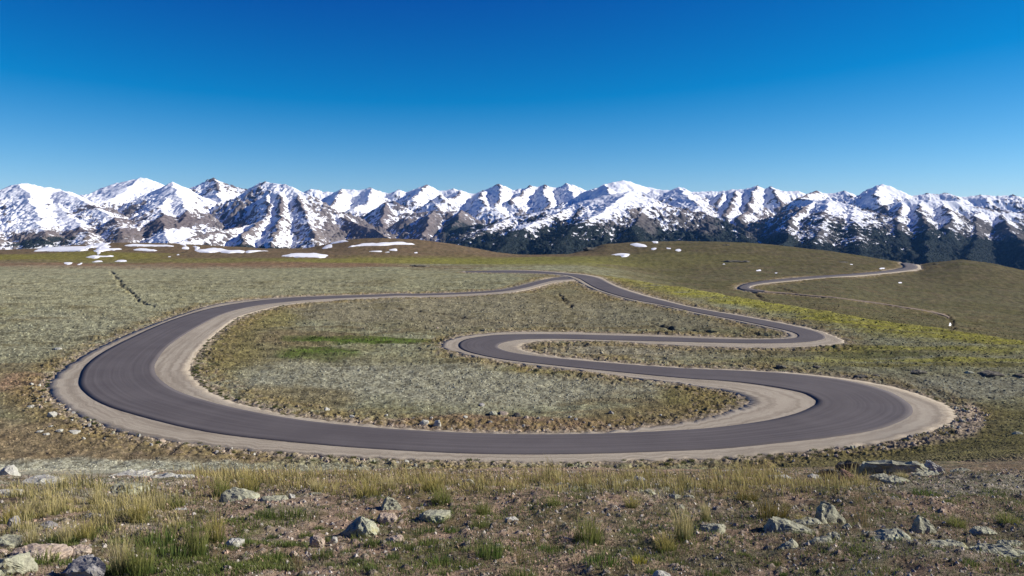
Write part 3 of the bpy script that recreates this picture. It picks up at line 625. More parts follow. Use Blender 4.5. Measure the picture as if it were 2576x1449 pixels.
c = m.mix(sf, c, (.86,.875,.905))
m.base(c); m.b.inputs['Specular IOR Level'].default_value = .03; m.bump(n1, .35, 6.)
V = np.stack([Xm, Ym, Hm], -1).reshape(-1, 3)
tag(link('mountains', mesh_np('mountains', V, grid_faces(*Ym.shape), True, {'tint': Cm.reshape(-1,3), 'cover': cover.reshape(-1,3)}), m.m), kind='structure')
# the fir woods on the lower slopes
okk = np.argwhere((forest > .45) & (Ym < 6500) & (Um > -200) & (Um < 2800))
sel = okk[RNG.choice(len(okk), min(60000, len(okk)), replace=False)]
fx = Xm[sel[:,0], sel[:,1]]+RNG.uniform(-6, 6, len(sel)); fy = Ym[sel[:,0], sel[:,1]]+RNG.uniform(-4, 4, len(sel)); fz = Hm[sel[:,0], sel[:,1]]-1
fh = RNG.uniform(3.5, 7.5, len(sel)); fr = fh*RNG.uniform(.28, .42, len(sel)); a0 = RNG.uniform(0, 6.28, len(sel))
V = np.empty((len(sel), 6, 3)); V[:,5] = np.stack([fx, fy, fz+fh], -1)
for k in range(5):
    V[:,k] = np.stack([fx+fr*np.cos(a0+k*1.2566), fy+fr*np.sin(a0+k*1.2566), fz+fh*.06*(k % 2)], -1)
b = (np.arange(len(sel))*6)[:,None,None]; tri = np.array([[k, (k+1) % 5, 5] for k in range(5)])[None]
cc = np.repeat((A(.022,.032,.026)*RNG.uniform(.6, 1.5, (len(sel),1)))[:,None], 6, 1)
m = NT('fir_foliage'); m.base(m.attr('tint'))
tag(link('fir_forest', mesh_np('fir_forest', V.reshape(-1,3), (b+tri).reshape(-1,3), False, {'tint': cc.reshape(-1,3)}), m.m),
    'dark green fir woods covering the lower slopes of the snow mountains', 'forest', kind='stuff')
del V

# ------------------------------------------------------------------ the clear mountain air
bm_v = np.array([(x, y, z) for z in (-420, 520) for y in (-300, 12400) for x in (-12000, 12000)], float)
me = mesh_np('haze', bm_v, np.array([(0,2,3,1),(4,5,7,6),(0,1,5,4),(1,3,7,5),(3,2,6,7),(2,0,4,6)]), False)
hz = bpy.data.materials.new('air'); hz.use_nodes = True; t = hz.node_tree; t.nodes.clear()
pv_ = t.nodes.new('ShaderNodeVolumePrincipled'); pv_.inputs['Color'].default_value = (.16,.45,1,1); pv_.inputs['Density'].default_value = 1.5e-5; pv_.inputs['Anisotropy'].default_value = 0.0
o_ = t.nodes.new('ShaderNodeOutputMaterial'); t.links.new(pv_.outputs[0], o_.inputs['Volume'])
tag(link('haze', me, hz), 'thin blue mountain air between the plateau and the far snow range', 'haze', kind='stuff')
# ------------------------------------------------------------------ things: snow patches
import bmesh
Z4 = lambda x, y: (x/3.6224/1.0932, 1083.1+y/3.6224/1.0932)
Z5 = lambda x, y: (640.3+x/3.9597, 1083.1+y/3.9597)
Z6 = lambda x, y: (1280.6+x/3.9597, 1083.1+y/3.9597)
Z7 = lambda x, y: (1920.9+x/3.9333, 1083.1+y/3.9333)
m = NT('old_snow'); n1 = m.noise(m.pos(), .25, 5, .6)
m.base(m.ramp(n1, [(.3, (.84,.85,.87)), (.6, (.92,.92,.93))])); m.bump(n1, .4, .5); m.b.inputs['Roughness'].default_value = .8
M_SNOW = m.m
def snow_patch(conv, pts, label, thick=.9, grp='old snow patches left on the plateau'):
    P = np.array([at(*conv(*p))[:2] for p in pts])
    n = 5; C = catmull(np.vstack([P[-1:], P, P[:2]]), n)[n:-n-1] if len(P) > 3 else P
    L = np.linalg.norm(np.roll(C, -1, 0)-C, axis=1).sum()/len(C)
    ny = C[:,1]; my = ny.mean(); kx = C[:,0]/ny; wk = np.ptp(kx)
    kx = kx+noise(kx/wk*7, ny/np.ptp(ny)*7, 5)*wk*.05; ny = my+(ny-my)*(.9 if conv in (Z1, Z2) or 'tongue' in label else .7)+noise(kx/wk*7, ny/np.ptp(ny)*7, 6)*np.ptp(ny)*.08
    C = np.stack([kx*ny, ny], -1)
    bm = bmesh.new(); vs_ = [bm.verts.new((x, y, 0)) for x, y in C]; bm.faces.new(vs_)
    bmesh.ops.triangulate(bm, faces=bm.faces[:]); bmesh.ops.subdivide_edges(bm, edges=bm.edges[:], cuts=4, use_grid_fill=True)
    bmesh.ops.triangulate(bm, faces=bm.faces[:])
    co = np.array([v.co[:2] for v in bm.verts]); d = dist_line(np.vstack([C, C[:1]]), co[:,0], co[:,1])
    z = zt(co[:,0], co[:,1]); w = max(min(3.0, d.max()*.6), .1)
    thick = min(thick, .035*min(wk*my, np.ptp(C[:,1]))); z = z+thick*(-.1+ss(0, w, d))+.05
    c = np.append(co.mean(0), z.mean())
    for v, (x, y), zz in zip(bm.verts, co, z): v.co = (x-c[0], y-c[1], zz-c[2])
    bmesh.ops.recalc_face_normals(bm, faces=bm.faces[:])
    me = bpy.data.meshes.new('snow_patch'); bm.to_mesh(me); bm.free()
    if len(me.polygons) and sum(p.normal.z for p in me.polygons) < 0: me.flip_normals()
    me.polygons.foreach_set('use_smooth', np.ones(len(me.polygons), bool))
    o = link('snow_patch', me, M_SNOW); o.location = c
    return tag(o, label, 'snow patch', grp)
for a in [
 (Z1,[(250,655),(350,632),(450,626),(640,623),(742,624),(660,645),(625,668),(500,665),(350,660)],'broad white snow patch, the biggest, at the left end of the brown hill'),
 (Z1,[(600,622),(700,611),(830,604),(920,592),(840,610),(720,620)],'thin slanting snow streak on the crest of the left hill above the broad patch'),
 (Z1,[(700,668),(740,640),(790,620),(835,617),(818,640),(920,648),(840,656),(760,668)],'forked snow patch just right of the broad patch on the left hill'),
 (Z1,[(930,615),(980,606),(1100,605),(1300,618),(1290,626),(1150,622),(1070,625),(1040,633),(1010,620)],'long snow band along the top of the brown left hill'),
 (Z1,[(1000,650),(1050,642),(1170,648),(1175,657),(1100,656)],'narrow snow patch just below the long band on the left hill'),
 (Z1,[(650,710),(680,695),(730,693),(760,702),(845,702),(840,709),(760,711),(740,719),(670,719)],'rounded snow patch with a thin tail on the green foot of the left hill'),
 (Z1,[(480,752),(540,747),(545,755),(510,762)],'small snow patch, leftmost of the low ones near the top of the dirt gully'),
 (Z1,[(580,761),(615,751),(624,753),(592,764)],'tiny slanting snow sliver right of the leftmost low snow patch'),
 (Z1,[(685,743),(740,731),(775,738),(740,744)],'small thin snow patch under the rounded patch with the tail'),
 (Z1,[(865,736),(920,727),(957,734),(920,742),(880,741)],'lens shaped small snow patch, rightmost of the low row above the dirt gully'),
 (Z1,[(1370,635),(1400,623),(1425,635),(1415,644),(1385,644)],'small round snow patch between the long band and the hooked patch'),
 (Z1,[(1345,603),(1400,611),(1398,618),(1370,612)],'short snow sliver on the skyline of the left hill'),
 (Z1,[(1440,620),(1505,626),(1500,652),(1580,638),(1650,640),(1760,657),(1860,667),(1800,678),(1650,673),(1520,673),(1465,661),(1478,640)],'hooked long snow patch on the right flank of the left hill'),
 (Z1,[(1850,671),(1900,660),(2025,658),(1990,666),(1880,676)],'pointed thin snow tail at the right end of the hooked patch'),
 (Z1,[(2120,702),(2180,685),(2250,682),(2400,681),(2470,697),(2420,713),(2330,709),(2200,708)],'lone flat snow patch in the dip between the two brown knolls'),
 (Z1,[(1262,705),(1280,701),(1290,706),(1275,710)],'tiny snow spot, lower of two below the hooked patch'),
 (Z1,[(1330,691),(1345,688),(1352,693),(1338,696)],'tiny snow spot, upper of two below the hooked patch'),
 (Z2,[(165,625),(250,607),(400,598),(520,590),(650,602),(640,611),(500,611),(400,619),(250,621),(172,631)],'long tapering snow strip across the top of the middle brown knoll'),
 (Z2,[(320,657),(400,654),(404,663),(330,664)],'flat little snow dash below the long strip on the middle knoll'),
 (Z2,[(435,664),(465,661),(470,669),(440,671)],'very small snow dash right of the flat dash on the middle knoll'),
 (Z2,[(465,648),(520,641),(524,656),(480,653)],'small double snow spot under the right end of the long strip'),
 (Z2,[(653,672),(675,667),(680,678),(660,680)],'single small snow dot on the right slope of the middle knoll'),
 (Z2,[(0,614),(30,611),(36,630),(0,637),(-40,640)],'snow patch on the left shoulder of the middle knoll'),
 (Z2,[(20,605),(70,588),(150,584),(152,591),(60,602)],'thin curved snow rim on the left crest of the middle knoll'),
 (Z2,[(2135,683),(2180,671),(2280,671),(2255,684),(2287,688),(2225,709),(2208,696)],'ragged snow patch, the largest on the right hand brown hill'),
 (Z2,[(2285,610),(2330,602),(2405,614),(2400,627),(2340,623)],'oval snow patch near the crest of the right hand hill'),
 (Z2,[(2440,641),(2475,635),(2480,645),(2450,650)],'small snow spot right of the oval patch on the right hand hill'),
 (Z2,[(2440,591),(2500,588),(2492,599),(2460,599)],'thin snow sliver on the skyline of the right hand hill'),
 (Z3,[(145,599),(170,591),(187,602),(165,607)],'rounded small snow spot furthest right on the right hand hill top'),
 (Z3,[(83,588),(112,589),(112,596),(90,595)],'short snow dash left of the rounded spot on the right hand hill top'),
 (Z3,[(708,739),(735,732),(743,742),(718,748)],'bright small snow patch below the dark broken bank on the right hill'),
 (Z3,[(476,699),(490,698),(492,705),(478,706)],'tiny snow spot under the left part of the dark broken bank'),
 (Z3,[(1568,736),(1607,727),(1602,739),(1576,743)],'small snow patch just left of the far road bend'),
 (Z3,[(1363,706),(1380,704),(1383,711),(1368,712)],'tiny snow spot on the slope left of the far road bend'),
 (Z3,[(838,760),(853,758),(856,766),(842,767)],'tiny snow spot right of the bright patch below the dark bank'),
 (ZB,[(1465,201),(1487,198),(1490,206),(1470,208)],'small snow spot on the open slope under the far road bend'),
 (ZB,[(1832,474),(1841,484),(1838,500),(1830,517),(1822,513),(1826,495)],'white snow tongue lying in the dark gully at the end of the footpath')]:
    snow_patch(*a)

# ------------------------------------------------------------------ things: rocks
def rockmat(name, stops, spots=(.05,.05,.04), och=(.34,.30,.10), lich=(.39,.41,.28), l=.5):
    m = NT(name); o = m.obj(); a = m.noise(o, 5, 6, .65); b = m.noise(o, 14, 6, .7); d = m.noise(o, 3.1, 5, .6); e = m.noise(o, 40, 4, .7)
    c = m.ramp(a, stops)
    c = m.mix(m.ramp(d, [(.48, (0,0,0)), (.60, (l,l,l))]), c, lich)
    c = m.mix(m.ramp(m.noise(m.scalev(o, (1,1.3,.8)), 7.7, 5, .65), [(.60, (0,0,0)), (.68, (.55,.55,.55))]), c, och)
    c = m.mix(m.ramp(b, [(.60, (0,0,0)), (.70, (.75,.75,.75))]), c, spots)
    c = m.mix(.6, c, m.ramp(e, [(.3, (.5,.5,.5)), (.7, (1.3,1.3,1.3))]), 'MULTIPLY')
    m.base(c); m.bump(b, .8, .03); return m.m
MR = {'lichen': rockmat('lichen_rock', [(.3, (.24,.235,.17)), (.7, (.47,.46,.33))]),
      'tan': rockmat('tan_rock', [(.3, (.33,.25,.185)), (.7, (.50,.41,.33))], l=.12),
      'grey': rockmat('grey_rock', [(.3, (.19,.18,.175)), (.7, (.38,.36,.35))], l=.25),
      'pale': rockmat('pale_rock', [(.3, (.34,.33,.29)), (.7, (.58,.56,.49))], l=.3),
      'pink': rockmat('pink_rock', [(.3, (.33,.19,.14)), (.7, (.46,.29,.22))], l=.05),
      'dark': rockmat('dark_rock', [(.3, (.07,.06,.05)), (.7, (.16,.14,.115))], l=.25, och=(.12,.10,.05))}
SH = {'pyramid': [(-.16,.05,1),(-.5,-.1,0),(-.44,-.1,.3),(.5,.28,0),(.47,.25,.14),(-.27,-.5,0),(.3,.5,0),(-.35,.45,0),(.2,.2,.6),(-.22,.2,.92),(-.19,-.12,.84)],
      'wedge': [(-.36,-.2,1),(-.32,.3,.9),(-.5,-.35,0),(-.5,.4,0),(.5,-.05,0),(.5,.4,0),(.46,.1,.3),(-.34,-.5,.1),(0,.15,.72),(-.1,-.2,.72)],
      'long': [(-.5,-.2,.0),(-.5,.3,0),(-.48,-.2,.55),(-.3,-.34,.72),(-.3,.3,.8),(.1,-.36,.82),(.1,.3,.9),(.34,-.34,1),(.38,.3,.95),(.5,-.2,.3),(.5,.3,.3),(.46,.0,.75),(.4,-.2,0),(-.3,-.2,0),(.2,.5,0)]}
def rock_mesh(name, w, d, h, kind, seed, sub=3):
    r = np.random.default_rng(seed); bm = bmesh.new()
    if kind in SH: P = np.array(SH[kind])+r.normal(0, .025, (len(SH[kind]), 3))*[1,1,1]
    else:
        n = 26 if kind == 'slab' else 20; v = r.normal(size=(n, 3)); v /= np.linalg.norm(v, axis=1)[:,None]
        e = .75 if kind == 'slab' else .88
        P = np.sign(v)*np.abs(v)**e*.5*r.uniform(.8, 1.08, (n, 1)); P[:,2] = np.clip(P[:,2]*2, -.3, 1)
        P[:,2] = P[:,2]*(1+.3*r.normal()*P[:,0])
        P[:,:2] *= (1/np.ptp(P[:,:2], axis=0)); P[:,2] = np.where(P[:,2] > 0, P[:,2]/P[:,2].max(), P[:,2])
    P = np.vstack([P, P[P[:,2] < .2]*[.9,.9,1]-[0,0,.35]])
    for p in P*[w, d, h]: bm.verts.new(p)
    hl = bmesh.ops.convex_hull(bm, input=bm.verts[:]); bmesh.ops.delete(bm, geom=list(set(g for g in hl['geom_interior']+hl['geom_unused'] if isinstance(g, bmesh.types.BMVert))), context='VERTS')
    for i in range(sub): bmesh.ops.subdivide_edges(bm, edges=bm.edges[:], cuts=1, smooth=(.12 if i == 0 else 0), use_grid_fill=True)
    bmesh.ops.triangulate(bm, faces=bm.faces[:]); bm.normal_update()
    co = np.array([v.co for v in bm.verts]); no = np.array([v.normal for v in bm.verts]); s = max(h, .35*w)
    a = noise(co[:,0]/s*2.2+co[:,2]/s*1.3+seed, co[:,1]/s*2.2-co[:,2]/s*1.7, seed)*.09
    b = noise(co[:,0]/s*6+co[:,2]/s*4, co[:,1]/s*6-co[:,2]/s*5, seed+1)*.05
    c = -np.abs(noise(co[:,0]/s*3.3-co[:,2]/s*2, co[:,1]/s*3.3+co[:,2]/s*2.6, seed+2))*.10+.03
    co += no*((a+b+c)*s)[:,None]
    for v, p in zip(bm.verts, co): v.co = p
    me = bpy.data.meshes.new(name); bm.to_mesh(me); bm.free(); return me
_rs = [100]
def rock(conv, x, y, w, h, mat, kind, label, grp=None, depth=.8, yaw=0, cat='rock', name='rock', sub=3):
    k = {Z4:3.96, Z5:3.96, Z6:3.96, Z7:3.9333, ZA:2.8085, ZB:2.8082, Z8:2.8085, Z2:2.9957, Z3:2.7718}[conv]
    px, py = conv(x, y); X, Y, _ = at(px, py); w = w/k/F*Y; h = h/k/F*Y
    if kind == 'slab': h *= .72
    if Y > 60: w *= .85; h *= .7
    _rs[0] += 1; d = w*(depth if kind not in SH else {'long': .3, 'wedge': .5, 'pyramid': .7}[kind])
    if Y > 60: d = max(d, h*1.2)
    Y2 = Y+d*.42; X2 = X*Y2/Y
    o = link(name, rock_mesh(name, w, d, h*1.06, kind, _rs[0], sub), MR[mat])
    o.location = (X2, Y2, float(zb(X2, Y2) if Y < 25 else zt(X2, Y2))-(.16 if kind in ('slab', 'boulder') else .05)*h); o.rotation_euler = (0, 0, yaw)
    return tag(o, label, cat, grp)
G1 = 'rocks strewn over the foreground'
for a in [
 (Z4,90,1475,470,230,'lichen','boulder','large pale lichen covered boulder cut off by the bottom left corner'),
 (Z4,400,1275,560,115,'tan','slab','long flat tan slab in green turf above the corner boulder'),
 (Z4,775,1215,245,66,'tan','slab','short tan slab touching the right end of the long tan slab'),
 (Z4,830,1490,460,205,'grey','boulder','cracked grey boulder at the bottom edge left of the tall grass tussock'),
 (Z4,148,968,160,105,'grey','boulder','blocky grey stone standing by itself near the left edge'),
 (Z4,60,1130,300,85,'lichen','slab','grey green slab at the left edge below the blocky stone'),
 (Z4,475,965,200,60,'grey','slab','low brownish slab behind the straw tussocks near the left edge'),
 (Z4,940,885,215,50,'pale','slab','pale low stone, left of the pair between the yellow tussocks'),
 (Z4,1155,832,200,52,'pale','slab','pale oblong stone, right of the pair between the yellow tussocks'),
 (Z4,1310,790,250,40,'tan','slab','flat tan stone lying above the pale pair of stones'),
 (Z4,1785,838,235,62,'pale','slab','flat pale slab with broken edge right of the narrow straw tussock'),
 (Z4,1240,625,520,90,'lichen','slab','broad lichen crusted outcrop slab, lowest of the three stacked outcrops'),
 (Z4,1680,530,560,62,'pale','slab','long pale outcrop slab slanting right, middle of the three stacked outcrops'),
 (Z4,1290,470,480,58,'pale','slab','flat pale outcrop slab, topmost of the three stacked outcrops'),
 (Z4,80,470,300,125,'pale','boulder','pale yellowish boulder at the left edge, highest on that side'),
 (Z4,430,500,380,36,'pale','slab','thin pale slab right of the yellowish edge boulder'),
 (Z4,60,650,300,55,'pale','slab','pale slab at the left edge behind the yellow grass'),
 (Z4,2370,715,400,120,'lichen','boulder','cracked lichen grey boulder heap with a rounded top behind dark turf'),
 (Z4,1860,645,85,55,'lichen','wedge','small grey upright stone left of the cracked boulder heap'),
 (Z4,1735,650,80,30,'pale','slab','small pale stone beside the small upright stone'),
 (Z4,2340,1130,190,66,'pale','slab','small pale slab on bare soil right of the tall yellow tussock'),
 (Z4,30,1222,90,50,'tan','slab','small tan stone at the left edge beside the long tan slab'),
 (Z5,190,735,300,95,'lichen','slab','flat cracked grey boulder sunk in turf right of the boulder heap'),
 (Z5,372,700,70,80,'pale','boulder','pale upright stone at the right end of the flat cracked boulder'),
 (Z5,1362,790,220,122,'lichen','pyramid','pointed grey rock with a black shaded left side in the middle foreground'),
 (Z5,1050,1015,380,155,'lichen','boulder','blue green lichen boulder half sunk in gravel below the pointed rock'),
 (Z5,1320,890,230,60,'tan','slab','tan broken stone right of the blue green lichen boulder'),
 (Z5,1790,880,330,85,'lichen','slab','crusty pale green slab behind short turf right of the pointed rock'),
 (Z5,2135,535,140,50,'pale','boulder','small white topped stone in the tall grass band'),
 (Z5,1600,620,120,40,'grey','slab','small dark edged stone in front of the grass band'),
 (Z5,700,582,44,24,'pale','boulder','tiny white stone, lower of two in the left part of the grass band'),
 (Z5,895,440,48,24,'pale','boulder','tiny white stone, upper of two in the left part of the grass band'),
 (Z5,600,650,150,34,'lichen','slab','thin grey slab in front of the left part of the grass band'),
 (Z5,1400,1105,190,60,'tan','slab','crumbling tan stone on the gravel under the lichen boulder'),
 (Z5,620,1120,150,80,'tan','boulder','rough tan stone on bare gravel left of the lichen boulder'),
 (Z5,790,1095,70,34,'pale','boulder','small white stone beside the rough tan stone'),
 (Z5,395,1240,90,40,'tan','boulder','small tan stone above the thin pale grass tuft at the bottom'),
 (Z6,30,915,150,60,'pale','slab','pale rounded slab left of the straw seed heads in the middle'),
 (Z6,1412,778,60,42,'pink','boulder','pinkish tan small stone below the lichen rubble patch'),
 (Z6,1712,780,84,38,'lichen','boulder','small bluish stone right of the pinkish stone'),
 (Z6,2265,650,66,42,'pale','boulder','small pale stone left of the dark yellow tussock'),
 (Z6,2010,1055,300,110,'lichen','boulder','rounded spotted boulder right of the straw tussock'),
 (Z6,2190,960,120,60,'lichen','slab','low green grey slab behind the rounded spotted boulder'),
 (Z6,1520,1470,190,72,'pale','boulder','white stone cut off by the bottom edge'),
 (Z6,2170,425,100,36,'pale','boulder','pale flat stone at the right end of the grass band'),
 (Z6,2270,440,130,28,'pale','slab','long thin pale stone beside the pale flat stone in the grass band'),
 (Z6,1155,385,66,24,'pale','boulder','little white stone at the top of the grass band'),
 (Z6,540,1100,140,36,'grey','slab','low grey stone in the shade left of the pale round tussock'),
 (Z7,645,940,330,240,'lichen','pyramid','tall pointed rock like a shark fin standing at the right'),
 (Z7,1588,1005,245,150,'lichen','pyramid','smaller pointed tan grey rock standing alone at the far right'),
 (Z7,400,985,360,130,'lichen','slab','flat lichen slab leaning behind the long sloping rock'),
 (Z7,290,1065,560,165,'lichen','wedge','long sloping rock with its high end left, below the shark fin rock'),
 (Z7,120,1120,250,66,'lichen','slab','smooth low grey stone under the long sloping rock'),
 (Z7,250,1195,240,100,'lichen','boulder','rounded greenish stone left of the dark fronted boulder'),
 (Z7,595,1200,290,140,'lichen','boulder','rounded boulder with a dark shaded front below the shark fin rock'),
 (Z7,415,1240,165,56,'grey','boulder','small grey stone wedged left of the dark fronted boulder'),
 (Z7,690,1105,150,100,'lichen','boulder','lichen lump between the dark fronted boulder and the shark fin rock'),
 (Z7,610,1010,150,80,'lichen','boulder','broken block at the foot of the shark fin rock'),
 (Z7,830,1025,130,95,'lichen','boulder','rounded lichen knob right of the shark fin rock'),
 (Z7,1215,1120,560,150,'lichen','slab','broad flat boulder right of the shark fin rock'),
 (Z7,1040,1470,130,75,'pale','boulder','pale stone cut off by the bottom edge at the right'),
 (Z7,2045,1345,100,66,'pink','boulder','pinkish stone by the flat crust at the bottom right'),
 (Z7,1800,1185,420,50,'lichen','slab','flat grey crust of rock left of centre in the bottom right'),
 (Z7,2300,1235,460,60,'lichen','slab','long flat grey rock crust running to the right edge'),
 (Z7,2450,1150,260,40,'lichen','slab','thin flat rock plate above the long crust at the right edge'),
 (Z7,2180,1010,240,40,'lichen','slab','dark edged rock plate right of the smaller pointed rock'),
 (Z7,830,430,260,130,'dark','long','dark blocky rock, left end of the big rock row below the bend'),
 (Z7,640,456,200,75,'dark','long','low dark rock at the far left of the big rock row'),
 (Z7,835,478,170,88,'pink','wedge','reddish wedge of stone in front of the dark rock row'),
 (Z7,1260,440,680,140,'lichen','long','longest rock of the row, shaded front and pale rounded right end'),
 (Z7,1690,412,200,108,'pale','wedge','pale wedge shaped rock behind the right end of the longest rock'),
 (Z7,1640,460,320,50,'lichen','slab','low grey slab under the pale wedge shaped rock'),
 (Z7,1965,432,230,76,'lichen','slab','flat topped rock at the right end of the big rock row'),
 (Z7,1170,474,180,52,'lichen','slab','small low rock in front of the longest rock'),
 (Z7,1300,506,280,46,'lichen','slab','low rock nearest the viewer in the big rock row'),
 (Z7,500,472,140,40,'pale','boulder','pale low stone left of the big rock row'),
 (Z7,200,474,150,36,'pale','slab','pale flat stone, second left of the big rock row'),
 (Z7,90,466,110,34,'pale','slab','pale flat stone furthest left of the big rock row'),
 (Z7,1900,516,370,34,'dark','slab','thin dark rock ledge in front of the right end of the rock row')]:
    rock(*a, grp=G1, yaw=random.uniform(-.25, .25) if a[6] not in ('pyramid','wedge','long') else -.30)
for x, y, w, h in [(1290,505,150,42),(1110,545,170,30),(1000,560,120,30),(770,585,190,32),(660,610,200,34),(860,560,140,26),(1410,575,90,44),(1600,575,80,36),(1800,580,90,66),(1530,612,190,34),(1390,655,140,56),(1300,640,150,46),(1800,680,130,46),(1650,665,120,36),(1480,560,90,34),(1100,600,160,32),(940,625,150,26),(1190,520,120,34),(1720,560,110,34),(1050,700,180,34)]:
    rock(Z6, x, y, w, h*1.15, random.choice(['lichen','lichen','pale']), random.choice(['slab','boulder']), 'lichen covered stone in the rubble patch below the grass band', grp='stones of the lichen rubble patch', yaw=random.uniform(-.6,.6))
G2 = 'loose stones on the turf inside the road loop'
for x, y, w, h, mt_, lb in [(430,1208,80,44,'pale','grey white stone heap, left of the pair above the front road'),(520,1215,66,64,'pale','bright white stone, right of the pair above the front road'),
  (915,1136,72,30,'lichen','grey green stone, leftmost of the row along the bare red strip'),(990,1136,84,34,'tan','tan stone right of the grey green stone on the bare strip'),(1085,1150,62,34,'dark','dark stone in the row along the bare strip'),(1150,1166,46,28,'tan','rounded tan stone right of the dark stone'),
  (895,1196,40,24,'grey','small stone with a shadow alone on the bare red strip'),(718,1160,40,18,'pale','small pale stone left of the row along the bare strip'),(160,1142,34,20,'pale','small white stone left of the stone pair above the front road'),(835,1078,56,24,'grey','dark grey stone in the sage turf above the bare strip'),
  (1750,1130,40,40,'grey','upright grey stone in the turf at the right of the loop')]:
    rock(ZA, x, y, w, h, mt_, 'boulder', lb, G2, 1.0, sub=2)
rock(Z8, 2310, 1098, 50, 40, 'pale', 'boulder', 'pale boulder with a dark left side on the turf above the front road', G2, 1.0, sub=2)
rock(Z8, 2490, 1155, 56, 26, 'pale', 'slab', 'flat pale stone right of the pale boulder above the front road', G2, 1.0, sub=2)
rock(Z8, 410, 668, 66, 22, 'pale', 'slab', 'flat pale stone on the sage turf left of the road bend', None, 1.0, sub=2)
rock(Z8, 345, 530, 60, 16, 'dark', 'slab', 'small dark rock on the sage turf far left of the road bend', None, 1.0, sub=2)
for x, y, w, h in [(520,525,26,18),(1130,1218,26,16),(1460,1160,34,18),(1500,1174,30,18),(1735,1214,30,18),(1910,1198,22,14),(620,1230,18,12),(480,1160,30,16),(1560,1190,22,14),(1330,1180,30,14),(1240,1165,26,14),(1010,1180,24,12),(640,940,16,14),(2350,1100,24,14),(2100,1140,22,12),(350,1150,22,12),(1620,1225,26,12),(1390,1210,20,12)]:
    rock(ZA, x, y, w, h, random.choice(['pale','tan','grey']), 'boulder', 'small loose stone on the turf beside the front road', G2, 1.0, sub=1)
G3 = 'stones below the left road bend'
for x, y, w, h, lb in [(215,1086,56,30,'white stone left of the rubble at the outer road bend'),(370,1158,70,32,'white stone below the outer edge of the left road bend'),(525,1262,100,30,'flat white slab on brown turf below the left road bend'),(595,1310,34,30,'upright small white stone below the flat white slab'),(1160,1330,46,30,'tan block at the road edge right of the left bend'),(330,1274,60,16,'thin pale slab left of the flat white slab'),(422,1258,54,20,'pale stone between the thin slab and the flat white slab'),(280,1262,60,22,'bluish stone furthest left of the white stones'),(620,1070,30,16,'little stone on the outer verge of the left bend'),(360,1225,40,16,'small stone under the outer verge rubble')]:
    rock(Z8, x, y, w, h, 'tan' if 'tan' in lb else 'pale', 'slab' if h < 30 else 'boulder', lb, G3, 1.0, sub=2)
G4 = 'dark ledges on the right slope'
for x, y, w, h, lb in [(640,806,80,26,'dark rock lump beside the road left of the right bend'),(890,802,70,12,'low dark ledge right of the dark rock lump'),(1205,880,110,18,'black flat ledge above the outer edge of the right bend'),(1600,842,140,24,'long dark ledge above the pale sage slope'),(1965,838,66,22,'grey block at the left end of the longest dark ledge'),(2100,856,210,38,'longest dark ledge near the right edge'),(2335,868,90,24,'dark ledge cut off by the right edge'),(917,652,30,26,'brown boulder at the outer tip of the upper right bend'),(2310,1275,80,30,'grey rock alone on the olive slope at the right edge'),(175,722,34,14,'small dark stone inside the tongue of the road'),(1310,864,66,12,'thin dark ledge right of the black flat ledge'),(2500,1010,60,10,'thin ledge past the right edge'),(140,1140,16,8,'tiny dark stone on the inner gravel of the right bend'),(290,1142,32,10,'little dark stone on the inner gravel of the right bend')][:11]+[(290,1144,34,12,'little dark stone on the inner gravel of the right bend')]:
    rock(ZB, x, y, w, h, 'dark' if 'grey' not in lb else 'lichen', 'slab', lb, G4, 1.0, cat='rock ledge' if 'ledge' in lb else 'rock', name='rock_ledge' if 'ledge' in lb else 'rock', sub=2)
for cv_, x, y, w, h, lb in [(Z2,690,776,190,22,'black broken ledge in the green dip beyond the upper road'),(Z2,895,790,50,8,'small black ledge right of the broken ledge in the green dip'),(Z2,2000,648,170,26,'dark crag on the left end of the right hand hill'),(Z3,500,575,66,14,'small dark outcrop on the crest of the right hand hill'),(Z3,560,690,260,16,'long dark broken bank across the right hand hill'),(Z3,1965,706,56,16,'dark outcrop at the left end of the far right knoll'),(Z3,1300,690,120,8,'faint brown ledge left of the far road bend')]:
    rock(cv_, x, y, w, h, 'dark', 'slab', lb, 'dark outcrops on the far hills', .6, cat='rock outcrop', name='rock_outcrop', sub=2)
# ------------------------------------------------------------------ grass: single blades as bent strips
def blades(X, Y, Z, h, w, lean, az, cb, ct, r):
    """one strip of three faces per blade -> V, F, colour"""
    n = len(X); d = np.stack([np.cos(az), np.sin(az), np.zeros(n)], -1)
    side = r.uniform(0, 6.283, n); sv = np.stack([np.cos(side), np.sin(side), np.zeros(n)], -1)*(w/2)[:,None]
    b = np.stack([X, Y, Z], -1); up = np.array([0, 0, 1.])
    mid = b+up*(h*.55)[:,None]+d*(lean*h*.25)[:,None]; tip = b+up*(h*np.sqrt(np.clip(1-lean*lean*.5, .2, 1)))[:,None]+d*(lean*h*.9)[:,None]
    V = np.stack([b-sv, b+sv, mid-sv*.8, mid+sv*.8, tip], 1)
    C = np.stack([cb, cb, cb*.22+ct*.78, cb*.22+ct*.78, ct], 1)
    i = (np.arange(n)*5)[:,None,None]
    Fq = i+np.array([[0,1,3],[0,3,2],[2,3,4]])[None]
    return V.reshape(-1,3), Fq.reshape(-1,3), C.reshape(-1,3)
m = NT('grass_blade'); c = m.attr('tint'); m.base(c); m.b.inputs['Roughness'].default_value = .7
tl = m.n('ShaderNodeBsdfTranslucent'); m.l(c, tl.inputs['Color']); mx = m.n('ShaderNodeMixShader'); mx.inputs[0].default_value = .35
m.l(m.b.outputs[0], mx.inputs[1]); m.l(tl.outputs[0], mx.inputs[2]); m.l(mx.outputs[0], m.t.nodes['Material Output'].inputs[0])
M_GRASS = m.m
